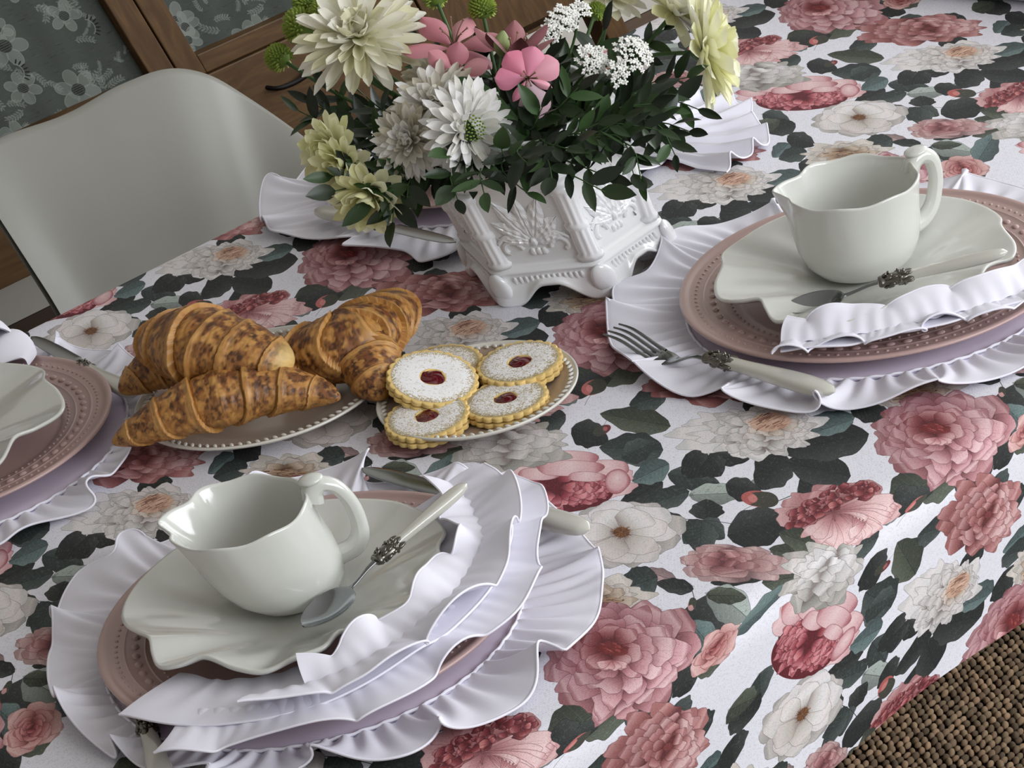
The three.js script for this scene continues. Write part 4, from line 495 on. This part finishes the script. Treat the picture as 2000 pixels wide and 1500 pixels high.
// ---------------------------------------------------------------- white relief flower pot
const POT = [0.209, TOP, -0.067], PSY = 1.28, PKX = -0.44, PKZ = 0.13;
{
  const t = thing('flower_pot', 'white glazed six-sided flower pot with moulded leaves, columns and footed base', 'flower pot', POT); t.scale.y = PSY;
  M.glaze = phys(new THREE.Color(.88, .88, .89), .2, { clearcoat: .6, clearcoatRoughness: .08 });
  const L = (g) => { const p = g.attributes.position; for (let i = 0; i < p.count; i++) { const y = p.getY(i); p.setY(i, y < .0405 ? y * .76 : .0308 + (y - .0405) * 1.095); } return lean(g, PKX, PKZ); };
  const th0 = 52 * PI / 180, hexK = (a) => { let q = ((a - th0) % (PI / 3) + PI / 3) % (PI / 3) - PI / 6; return cos(PI / 6) / cos(q); };          // 1 at the corners
  const soft = (a) => { const e = .06; return (hexK(a - e) + 2 * hexK(a) + hexK(a + e)) / 4 * 1.0; };
  const arch = (a) => { const q = abs(((a - th0) % (PI / 3) + PI / 3) % (PI / 3) - PI / 6) / (PI / 6); return .022 * (1 - smooth(.12, .74, q)); };
  const loops = [[.103, (a) => arch(a)], [.1065, (a) => arch(a)], [.1075, (a) => arch(a) + .003], [.105, (a) => max(.012, arch(a) + .006)], [.0985, .029], [.0965, .033], [.099, .0355], [.0985, .0385], [.092, .0405], [.0885, .044], [.0895, .060], [.0915, .080], [.0935, .100], [.0945, .106], [.1, .1085], [.1008, .1115], [.097, .114], [.096, .117], [.097, .128], [.1005, .133], [.1055, .136], [.107, .140], [.105, .143], [.1, .1425], [.094, .136], [.088, .110], [.082, .06], [.06, .05], [.001, .05]];
  const inner = [[.001, .042], [.09, .042], [.0945, .03], [.099, (a) => arch(a) + .006], [.1, (a) => arch(a) + .001]], all = [...inner, ...loops];
  part('pot_body', L(grid(216, all.length - 1, (u, v) => { const a = u * TAU, [R, h] = all[Math.round(v * (all.length - 1))], y = typeof h === 'function' ? h(a) : h, r = R * soft(a); return [r * cos(a), y, r * sin(a)]; }, { wrapU: true })), M.glaze, t);
  for (let k = 0; k < 6; k++) {                                   // a fluted column on every corner
    const a = th0 + k * PI / 3, prof = [[.0, .041], [.0125, .041], [.0125, .045], [.010, .047], [.0095, .066], [.0115, .068], [.0115, .0715], [.0095, .0735], [.0100, .096], [.0125, .099], [.0125, .104], [0, .105]];
    const g = grid(40, prof.length - 1, (u, v) => { const b = u * TAU, [r, y] = prof[Math.round(v * (prof.length - 1))], q = r * (r < .0111 ? 1 + .07 * sin(b * 10) : 1), R = lerp(.0835, .0885, (y - .041) / .064); return [R * cos(a) + q * cos(b), y, R * sin(a) + q * sin(b)]; }, { wrapU: true });
    part('column', L(g), M.glaze, t);
    const foot = new THREE.SphereGeometry(1, 14, 10).scale(.0065, .0185, .0125).rotateY(-a).translate(.0975 * cos(a), .0190, .0975 * sin(a)); part('foot_scroll', L(foot), M.glaze, t);
  }
  const leafG = (len, w, lift) => grid(10, 10, (u, v) => { const s = u * 2 - 1, h = w * pow(sin(PI * pow(clamp(v, .001, .999), .8)), .8); return [s * h + .0007 * sin(v * 40) * s, v * len, lift * (.35 + .65 * sin(PI * v)) * (1 - .75 * s * s) + .0006 * sin(v * 34 + abs(s) * 4) - .0012 * (abs(s) < .15 ? 1 : 0)]; });
  for (let k = 0; k < 6; k++) {                                   // leaf spray, scrolls and seed dots on each panel
    const a = th0 + (k + .5) * PI / 3, R0 = (y) => lerp(.0888, .0942, (y - .044) / .06) * cos(PI / 6), list = [], r = rng(300 + k);
    const place = (g) => { const p = g.attributes.position; for (let i = 0; i < p.count; i++) { const x = p.getX(i), y = p.getY(i), z = p.getZ(i), R = R0(y) + z - .0008; p.setXYZ(i, R * cos(a) + x * sin(a), y, R * sin(a) - x * cos(a)); } g.computeVertexNormals(); list.push(g); };
    for (const [ang, LL, w] of [[0, .040, .0075], [.52, .042, .0085], [-.52, .042, .0085], [1.0, .036, .0075], [-1.0, .036, .0075], [1.4, .032, .0055], [-1.4, .032, .0055]]) place(leafG(LL, w, .0045).rotateZ(-ang).translate(0, .060, 0));
    for (const s of [-1, 1]) { place(tube([...Array(16).keys()].map((q) => { const b = q / 15 * 4.1; return [s * (.0235 - (.0105 - .0016 * b) * cos(b)), .0545 + (.0105 - .0018 * b) * sin(b) * .9, .001]; }), .0021, { seg: 40, rad: 7 })); place(tube([[s * .004, .061, .001], [s * .013, .0655, .0015], [s * .024, .0665, .0015], [s * .033, .061, .001]], .0016, { seg: 20, rad: 6 })); }
    for (let q = 0; q < 3; q++) place(new THREE.SphereGeometry(.0032, 10, 7).translate((q - 1) * .0052, .0515, .0)); place(new THREE.SphereGeometry(.0036, 10, 8).translate(0, .0605, .0015));
    for (let q = 0; q < 44; q++) { const x = (r() - .5) * .064, y = .072 + .03 * r(); if (abs(x) < (y - .062) * .55) continue; place(new THREE.SphereGeometry(.0007, 5, 4).scale(1.3, .8, 1).translate(x, y, .0004)); }
    for (let q = 0; q < 13; q++) { const x = (q - 6) * .0052, yy = .0275; const g = new THREE.SphereGeometry(1, 8, 6).scale(.0021, .0052, .0018).translate(x, 0, 0), p = g.attributes.position; for (let i = 0; i < p.count; i++) { const X = p.getX(i), Y = p.getY(i) + yy, Rr = .0995 * cos(PI / 6) + p.getZ(i) - .0004; p.setXYZ(i, Rr * cos(a) + X * sin(a), Y, Rr * sin(a) - X * cos(a)); } g.computeVertexNormals(); list.push(g); }
    for (let q = 0; q < 26; q++) { const x = (q - 12.5) * .0034, g = new THREE.SphereGeometry(1, 6, 5).scale(.0013, .0022, .0014).translate(x, .1225, .0965 * cos(PI / 6)), p = g.attributes.position; for (let i = 0; i < p.count; i++) { const X = p.getX(i), Rr = p.getZ(i); p.setXYZ(i, Rr * cos(a) + X * sin(a), p.getY(i), Rr * sin(a) - X * cos(a)); } list.push(g); }
    part('panel_relief', L(merge(list)), M.glaze, t, 'raised leaf spray and scrolls');
  }
  part('floral_foam', L(new THREE.CylinderGeometry(.078, .076, .07, 24).translate(0, .092, 0)), std('#1f2a1a', 1), t, 'dark green flower foam');
}

// ---------------------------------------------------------------- flowers in the pot
const CORE = V(.150, .885, -.050);                                  // where the stems leave the pot
const facing = (dir) => { const y = V(...dir).normalize(), x = V(0, 1, 0).cross(y); if (x.lengthSq() < 1e-4) x.set(1, 0, 0); x.normalize(); return new THREE.Quaternion().setFromRotationMatrix(new THREE.Matrix4().makeBasis(x, y, V(0, 0, 0).crossVectors(x, y))); };
M.stem = std('#3d5a2c', .6);
// a stem from the pot up to a flower, in the flower's own axes
function stemTo(t, r = .0022, from = CORE) { t.updateMatrixWorld(true); const a = t.worldToLocal(from.clone()), L = a.length(); part('stem', tube([[0, -.004, 0], [0, -L * .32, 0], a.clone().lerp(V(0, -L * .5, 0), .25).toArray(), a.toArray()], r / t.scale.x, { seg: 18, rad: 7 }), M.stem, t); }
// petals lie along +x from the origin, their face up; unit length
const petalGeo = (w, curl, cup, tip = .72, nv = 9, nu = 4, base = .25) => grid(nu, nv, (u, v) => { const s = u * 2 - 1, hw = w * .5 * (base + (1 - base) * smooth(0, .55, v)) * pow(1 - pow(smooth(tip, 1, v), 2.6) * .985, .5), y = curl * v * v + cup * hw * s * s * 2 + .012 * sin(s * 5) * v; return [v * (1 - .12 * abs(curl) * v), y, s * hw]; });
const MUM = { long: [petalGeo(.2, .10, .5), petalGeo(.19, .28, .7), petalGeo(.21, -.12, .4)], inn: [petalGeo(.24, .55, .8), petalGeo(.26, .4, .9)], wide: [petalGeo(.34, .18, .35), petalGeo(.36, .36, .5), petalGeo(.32, .02, .3)] };
const petalMat = (hex) => phys(hex, .95, { transmission: .35, thickness: 0 });
const mumMats = { cream: ['#f3f1de', '#f8f6ea', '#eae7c8'].map((h) => petalMat(h)), white: ['#f6f5f4', '#fbfaf9', '#ebe9e2'].map((h) => petalMat(h)), yellow: ['#f6f5cc', '#f8f7da', '#efeebb'].map((h) => petalMat(h)), paleyellow: ['#f6f5d6', '#f9f8e6', '#eeecbb'].map((h) => petalMat(h)), faded: ['#e0dccf', '#e8e4d8', '#d6d0bd'].map((h) => petalMat(h)) };
const eyeMat = { green: std('#8aa04a', .8), lime: std('#b8bd5c', .8), cream: std('#d8d49a', .8) };
function mum(label, at, dir, R, { rows, mats, eye = 'lime', eyeR = .12, eyeY = .13, geos = MUM.long, seed = 1, jitter = .12, arc = null }) {
  const t = thing('chrysanthemum', label, 'flower', at, 0, null), r = rng(seed); t.quaternion.copy(facing(dir)); t.rotateY(r() * TAU);
  part('calyx', new THREE.SphereGeometry(R * .16, 12, 8).scale(1, .7, 1).translate(0, -R * .07, 0), M.stem, t);
  const e = []; const b = new THREE.SphereGeometry(1, 6, 5); for (let k = 0; k < 46; k++) { const q = sqrt((k + .5) / 46), a = k * 2.39996, s = R * .022; e.push(b.clone().scale(s, s * 1.9, s).translate(R * eyeR * q * cos(a), R * (eyeY + .06 * (1 - q * q)), R * eyeR * q * sin(a))); }
  const em = part('disc_florets', merge(e), eyeMat[eye], t); em.userData.kind = 'stuff';
  rows.forEach(([n, len, elev, off, gs], q) => { const set = gs === 'inn' ? MUM.inn : geos; for (let k = 0; k < n; k++) { const a = (k + .5 * (q % 2) + (r() - .5) * .5) / n * TAU; const m = part('petal', set[floor(r() * set.length)], mats[floor(r() * mats.length)], t), el = elev + (r() - .5) * jitter * 2, L = R * len * (.9 + .2 * r());
    m.rotation.set((r() - .5) * .5, -a, el, 'YZX'); m.position.set(cos(a) * R * off, R * (.02 + .022 * q), sin(a) * R * off); m.scale.set(L, R * .55 * (.8 + .4 * r()), R * (.8 + .3 * r())); } });
  stemTo(t); return t;
}
const OPEN = [[20, 1, -.16, .05], [22, .98, .06, .05], [20, .92, .26, .05], [18, .82, .46, .06], [15, .66, .70, .06], [12, .5, .95, .06], [9, .36, 1.2, .05, 'inn']], DAISY = [[17, .98, -.12, .06], [17, .95, .10, .06], [15, .85, .36, .07], [12, .62, .68, .07]], CUPPED = [[13, .9, .1, .06], [13, .95, .45, .06], [12, .92, .78, .05], [9, .8, 1.05, .04], [6, .62, 1.3, .03, 'inn']];
mum('largest cream chrysanthemum at the upper left of the bouquet', [.089, 1.005, -.160], [-.37, .83, .41], .0600, { rows: OPEN, mats: mumMats.cream, eye: 'lime', seed: 11, jitter: .2 });
mum('pure white chrysanthemum with a green eye at the front of the bouquet', [.063, .954, .005], [-.12, .22, .97], .0430, { rows: [[18, 1, -.36, .05], [20, 1, -.12, .05], [20, .95, .08, .06], [19, .88, .28, .08], [16, .72, .5, .16], [15, .46, .8, .27]], mats: mumMats.white, eye: 'green', eyeR: .27, eyeY: .30, seed: 22 });
mum('white chrysanthemum just above the one with a green eye', [.080, .958, -.050], [-.36, .80, .45], .0430, { rows: OPEN, mats: mumMats.faded.concat(mumMats.white), eye: 'cream', seed: 33 });
mum('creamy white chrysanthemum left of the one with a green eye', [.039, .944, -.045], [-.70, .50, .45], .0340, { rows: OPEN, mats: mumMats.faded.concat(mumMats.white), eye: 'cream', seed: 44 });
mum('small greyish chrysanthemum half hidden behind the white ones', [.131, .955, -.126], [-.54, .82, .1], .0270, { rows: OPEN.slice(0, 5), mats: mumMats.faded, eye: 'cream', seed: 55 });
mum('pale yellow chrysanthemum at the far left edge of the bouquet', [.016, .934, -.126], [-.85, .35, .2], .0350, { rows: CUPPED, mats: mumMats.yellow, geos: MUM.wide, seed: 66 });
mum('pale yellow chrysanthemum between two yellow ones at the left', [.006, .926, -.103], [-.90, .2, .3], .0320, { rows: CUPPED, mats: mumMats.yellow, geos: MUM.wide, seed: 77 });
mum('pale yellow chrysanthemum hanging lowest at the left over the placemat', [-.002, .910, -.065], [-.75, -.2, .6], .0370, { rows: CUPPED, mats: mumMats.paleyellow.concat(mumMats.yellow), geos: MUM.wide, seed: 88 });
mum('large pale yellow chrysanthemum seen side-on at the right of the bouquet', [.352, .916, .000], [.62, .0, .72], .0560, { rows: DAISY.concat([[9, .5, .95, .06]]), mats: mumMats.paleyellow.concat(mumMats.yellow), geos: MUM.wide, seed: 99 });
mum('white and pale yellow chrysanthemum above the large one at the right', [.372, .940, -.050], [.5, .60, .5], .0480, { rows: DAISY, mats: mumMats.paleyellow.concat(mumMats.white), geos: MUM.wide, seed: 111 });
mum('cream chrysanthemum cut by the top edge above the white clusters', [.345, .962, -.105], [.01, .9, .43], .0360, { rows: DAISY, mats: mumMats.cream, geos: MUM.wide, seed: 122 });
// green button pompons
const floretGeo = petalGeo(.45, .5, .8, .5, 4, 2); const limeMats = [std('#7d9433', .7), std('#94a845', .7), std('#627a2a', .7)];
function pompon(label, at, R, seed) {
  const t = thing('button_pompon', label, 'flower', at), r = rng(seed); t.quaternion.copy(facing([at[0] - CORE.x, at[1] - CORE.y + .05, at[2] - CORE.z])); part('heart', new THREE.SphereGeometry(R * .72, 20, 14), limeMats[2], t);
  const list = [], q = new THREE.Quaternion(), m4 = new THREE.Matrix4(); for (let k = 0; k < 190; k++) { const y = 1 - (k + .5) / 190 * 1.75, a = k * 2.39996, s = sqrt(max(0, 1 - y * y)), n = V(s * cos(a), y, s * sin(a)), g = floretGeo.clone(); q.setFromUnitVectors(V(1, 0, 0), n.clone().add(V((r() - .5) * .4, .15, (r() - .5) * .4)).normalize()); m4.compose(n.clone().multiplyScalar(R * .62), q, V(R * .42, R * .3, R * .36)); list.push(g.applyMatrix4(m4)); }
  const p = part('florets', merge(list), limeMats[1], t); p.userData.kind = 'stuff'; stemTo(t, .0018); return t;
}
pompon('green button flower at the top edge above the cream chrysanthemum', [.128, 1.011, -.286], .0150, 1); pompon('green button flower left of the cream chrysanthemum, the largest of them', [.110, .996, -.278], .0190, 2);
pompon('green button flower half behind the cream chrysanthemum', [.123, 1.006, -.256], .0150, 3); pompon('lowest green button flower at the left edge of the bouquet', [.087, .971, -.293], .0145, 4);
pompon('green button flower among the pink lilies', [.194, 1.003, -.108], .0135, 5); pompon('green button flower at the top edge behind the pink lilies', [.219, .994, -.208], .0130, 6); pompon('small green flower head beside the white clusters', [.306, .962, -.083], .0100, 7);
// pink alstroemerias
const lily = [petalGeo(.46, .42, .35, .45, 10, 6, .12), petalGeo(.36, .50, .45, .5, 10, 6, .10), petalGeo(.62, .34, .3, .55, 10, 6, .12)];
const pinkMats = { rose: ['#c27f88', '#b8737e', '#cc8e94'].map((h) => std(h, .55)), bright: ['#d9859f', '#d1778f', '#e09bab'].map((h) => std(h, .5)), dusk: ['#9c6468', '#8d585d', '#a97276'].map((h) => std(h, .55)), mauve: ['#b699a2'].map((h) => std(h, .6)) };
function alstro(label, at, dir, R, mats, petals, seed) {
  const t = thing('alstroemeria', label, 'flower', at), r = rng(seed); t.quaternion.copy(facing(dir)); part('flower_base', new THREE.LatheGeometry([[.001, -.02], [R * .07, -.016], [R * .10, -.004], [R * .07, .004]].map(([a, b]) => new THREE.Vector2(a, b)), 14), M.stem, t);
  petals.forEach(([az, el, len, kind, wide = 1, mat], k) => { const m = part('petal', lily[kind], (mat || mats)[k % (mat || mats).length], t); m.rotation.set((r() - .5) * .3, -az, el, 'YZX'); m.position.set(.06 * R * cos(az), 0, .06 * R * sin(az)); m.scale.set(R * len, -R * len * .9, R * len * wide); });
  const s = []; for (let k = 0; k < 6; k++) { const a = k * 1.05 + r(); s.push(tube([[0, 0, 0], [R * .12 * cos(a), R * .35, R * .12 * sin(a)], [R * .26 * cos(a), R * .55, R * .26 * sin(a)]], .0006, { seg: 8, rad: 5 }), new THREE.SphereGeometry(.0012, 6, 5).translate(R * .26 * cos(a), R * .55, R * .26 * sin(a))); }
  part('stamens', merge(s), std('#8a6a58', .7), t); stemTo(t, .0018); return t;
}
const ring = (n, el, len, o = 0, w = 1) => [...Array(n).keys()].map((k) => [o + k / n * TAU, el + .12 * sin(k * 2.3), len * (.92 + .12 * sin(k * 3.1)), k % 2 ? 1 : 0, w]);
alstro('pink lily flower spread wide at the top of the bouquet beside the cream chrysanthemum', [.143, .985, -.095], [-.1, .9, .4], 0.0470, pinkMats.rose, ring(6, .50, 1, .3, 1.3), 5);
alstro('dusty pink lily flower tucked below the spread one', [.108, .978, -.055], [-.45, .5, .7], .0290, pinkMats.rose, ring(6, .75, 1.05, .9, 1.6), 6);
alstro('dark pink lily flower seen from the side like a trumpet, at the top', [.160, .972, -.035], [.22, .95, .1], .0460, pinkMats.dusk, ring(6, 1.18, 1, .2, 1.05), 7);
alstro('bright pink lily flower facing the camera with a pale lower petal', [.126, .979, .022], [-.50, .34, .80], .0262, pinkMats.bright, [[-1.15, .3, 1, 2, 1.35], [-2.0, .3, 1, 2, 1.35], [-.25, .3, 1.1, 2, 1.3], [-2.9, .3, 1.0, 2, 1.25], [1.5, .1, 1.35, 2, 1.3, pinkMats.mauve], [.6, .35, .8, 1], [2.4, .35, .8, 1]], 8);
function flowerBud(label, at, dir, L) { const t = thing('flower_bud', label, 'flower bud', at); t.quaternion.copy(facing(dir)); part('bud_scales', grid(24, 16, (u, v) => { const a = u * TAU, q = L * .30 * pow(sin(PI * clamp(.04 + .94 * v)), .8) * (1 + .07 * cos(3 * a) + .03 * cos(9 * a)); return [q * cos(a), L * (v - .3), q * sin(a)]; }, { wrapU: true }), std('#8d9a63', .6), t); stemTo(t, .0014); }
flowerBud('closed green bud between the pink lilies', [.150, .990, -.036], [.2, .95, .2], .024);
// white flower clusters
function cluster(label, at, dir, R, n, seed) {
  const t = thing('white_cluster_flower', label, 'flower', at), r = rng(seed), base = []; t.quaternion.copy(facing(dir)); const fl = []; for (let k = 0; k < 5; k++) fl.push(new THREE.SphereGeometry(1, 7, 5).scale(.0016, .0007, .0011).translate(.0018, .0006, 0).rotateY(k / 5 * TAU)); fl.push(new THREE.TorusGeometry(.0010, .0004, 5, 8).rotateX(PI / 2).translate(0, .0011, 0)); const fg = merge(fl), wm = std('#efeee9', .7);
  for (let k = 0; k < n; k++) { const q = sqrt((k + .5) / n), a = k * 2.39996, p = V(R * q * cos(a), R * .5 * (1 - q * q) + (r() - .5) * .003, R * q * sin(a)), m = part('floret', fg, wm, t); m.position.copy(p); m.rotation.set((r() - .5) * .9 + .4 * sin(a) * q, r() * 6, (r() - .5) * .9 - .4 * cos(a) * q); m.scale.setScalar(.85 + .4 * r()); base.push(tube([[0, -R * .8, 0], [p.x * .6, -R * .25, p.z * .6], [p.x, p.y, p.z]], .0005, { seg: 5, rad: 4 })); }
  part('stalks', merge(base), M.stem, t); stemTo(t, .0013); return t;
}
cluster('cluster of tiny white flowers above the bright pink lily, farthest up', [.237, .983, -.050], [-.2, .8, .6], .0150, 26, 1); cluster('small loose cluster of tiny white flowers beside the dark pink lily', [.216, .978, -.046], [-.3, .8, .5], .0110, 15, 2); cluster('cluster of tiny white flowers at the top right of the lilies', [.258, .984, -.049], [0, .9, .5], .0100, 14, 3);
cluster('flat cluster of tiny white flowers left of the broadest white cluster', [.197, .969, .026], [-.3, .6, .75], .0145, 30, 4); cluster('broadest flat cluster of tiny white flowers, right of centre', [.226, .967, .049], [0, .7, .7], .0180, 42, 5); cluster('small cluster of tiny white flowers below the broadest white cluster', [.203, .957, .051], [-.2, .5, .85], .0110, 16, 6);
// one broad lance-shaped leaf
{ const t = thing('lance_leaf', 'broad green lance-shaped leaf lying between the pink and white flowers', 'leaf', [.091, .977, -.044]), A = V(0, 0, 0), B = V(-.001, -.004, .046), C = V(.007, -.025, .077), w = V(.58, .78, -.25).normalize();
  part('leaf_blade', sheet(10, 20, (u, v) => { const p = A.clone().multiplyScalar((1 - v) * (1 - v)).addScaledVector(B, 2 * v * (1 - v)).addScaledVector(C, v * v), h = .0125 * pow(sin(PI * clamp(.02 + .96 * pow(v, .8))), .9), s = u * 2 - 1; p.addScaledVector(w, s * h); p.y += .002 * abs(s) + .0004 * sin(s * 20); return p.toArray(); }, .0004), std('#3c5a30', .45), t); }
// leafy sprigs
const leafGeos = [[.36, .10], [.40, -.14], [.32, .22]].map(([w, c]) => grid(4, 6, (u, v) => { const s = u * 2 - 1, h = w * .5 * pow(sin(PI * pow(clamp(v, .001, .999), .85)), .75); return [v, c * v * v + .25 * h * abs(s), s * h]; }));
const leafMats = ['#1f2d18', '#182415', '#263a1d', '#344f27'].map((h) => std(h, .42));
function sprig(label, tip, mid, seed, { n = 8, size = .028, from = .3, group, mats = leafMats } = {}) {
  const t = thing('leafy_sprig', label, 'foliage', CORE.toArray(), 0, group), r = rng(seed), A = V((r() - .5) * .06, -.01, (r() - .5) * .06), M1 = V(...mid).sub(CORE), T = V(...tip).sub(CORE), c = new THREE.CatmullRomCurve3([A, A.clone().lerp(M1, .6).add(V(0, .012, 0)), M1, T]);
  part('stem', tube(c.getPoints(8), .0011, { seg: 16, rad: 5, taper: (k) => 1.2 - .7 * k }), M.stem, t); const P = V(0, 0, 0), D = V(0, 0, 0);
  for (let k = 0; k < n; k++) for (const s of k === n - 1 ? [0] : [-1, 1]) { const v = lerp(from, .99, k / (n - 1)) + (r() - .5) * .03; c.getPointAt(clamp(v), P); c.getTangentAt(clamp(v, 0, .99), D); const side = V(-.5366, .4395, .7203).cross(D).normalize(), out = D.clone().multiplyScalar(.65 + .3 * r()).addScaledVector(side, s * (.75 + .4 * r())).add(V((r() - .5) * .5, (r() - .5) * .5, (r() - .5) * .5)).normalize();
    const up = V(-.3, .75, .5).addScaledVector(V(r() - .5, r() - .5, r() - .5), 1.2), z = out.clone().cross(up).normalize(), y = V(0, 0, 0).crossVectors(z, out), m = part('leaf', leafGeos[floor(r() * 3)], mats[floor(r() * mats.length)], t); m.position.copy(P); m.quaternion.setFromRotationMatrix(new THREE.Matrix4().makeBasis(out, y, z)); const L = size * (.75 + .5 * r()); m.scale.set(L, L, L * (.85 + .4 * r())); }
  return t;
}
const G = [['over the left rim', [[[-.017, .926, -.093], [.032, .915, -.078]], [[-.026, .918, -.081], [.018, .912, -.072]], [[-.020, .910, -.044], [.021, .914, -.043]], [[.006, .908, -.023], [.028, .916, -.040]], [[-.012, .892, -.027], [.012, .903, -.044]], [[.033, .945, .016], [.060, .934, .015]]]],
  ['over the front rim', [[[.015, .913, .036], [.031, .926, .012]], [[.056, .909, .082], [.059, .922, .049]], [[.028, .918, .057], [.044, .926, .036]], [[.111, .909, .124], [.106, .918, .086]], [[.097, .903, .131], [.093, .915, .093]], [[.075, .917, .092], [.091, .925, .071]], [[.107, .930, .107], [.105, .931, .078]], [[.055, .948, .058], [.064, .933, .047]], [[.060, .936, .083], [.069, .938, .060]]]],
  ['over the right rim', [[[.151, .893, .108], [.169, .915, .080]], [[.148, .892, .120], [.166, .911, .094]], [[.209, .886, .100], [.221, .907, .068]], [[.280, .895, .063], [.277, .900, .031]], [[.240, .894, .090], [.237, .899, .057]], [[.311, .909, .023], [.298, .902, -.010]], [[.249, .932, .046], [.236, .918, .017]], [[.166, .937, .092], [.153, .923, .063]], [[.215, .928, .075], [.198, .926, .045]], [[.236, .915, .072], [.215, .920, .042]], [[.190, .918, .105], [.180, .922, .070]], [[.262, .912, .040], [.240, .918, .014]]]],
  ['out to the back left', [[[.068, .943, -.235], [.102, .912, -.218]], [[.052, .941, -.232], [.084, .912, -.218]], [[.094, .946, -.231], [.115, .912, -.222]], [[.088, .949, -.168], [.111, .916, -.158]], [[.036, .919, -.133], [.074, .905, -.124]], [[.055, .932, -.126], [.085, .912, -.120]], [[.162, .960, -.174], [.178, .905, -.157]]]],
  ['up through the middle', [[[.161, .961, .046], [.147, .939, .021]], [[.114, .963, .051], [.111, .941, .035]], [[.136, .944, .093], [.124, .933, .064]], [[.096, .937, .095], [.097, .937, .068]], [[.176, .967, -.002], [.168, .935, -.016]], [[.184, .961, -.103], [.188, .914, -.100]], [[.285, .955, -.052], [.260, .911, -.072]], [[.366, .926, -.058], [.331, .896, -.093]]]]];
const NTH = ['first', 'second', 'third', 'fourth', 'fifth', 'sixth', 'seventh', 'eighth', 'ninth', 'tenth', 'eleventh', 'twelfth'];
let sp = 500; for (const [where, list] of G) list.forEach(([tip, mid], k) => sprig('dark leafy sprig reaching ' + where + ', ' + (() => { const px = (q) => q[0] * .7287 + q[2] * .6582, n = list.filter(([q]) => px(q) < px(tip)).length; return NTH[n] + ' sprig from the left'; })(), tip, mid, sp++, { n: 7 + sp % 3, from: .35, group: 'leafy sprigs reaching ' + where }));
{ const r = rng(9001); for (let k = 0; k < 40; k++) { const a = k < 26 ? r() * TAU : -.5 + r() * 2.4, el = .15 + r() * .9, L = .07 + .05 * r(), d = V(cos(a) * cos(el), sin(el) * .75, sin(a) * cos(el)), tip = CORE.clone().addScaledVector(d, L), mid = CORE.clone().addScaledVector(d, L * .55).add(V(0, .012, 0)); sprig('dark green leafy sprig deep inside the bouquet', tip.toArray(), mid.toArray(), 700 + k, { n: 7, from: .25, group: 'leafy sprigs deep inside the bouquet', mats: leafMats.slice(0, 3) }); } }

shade(scene);
renderer.render(scene, camera);
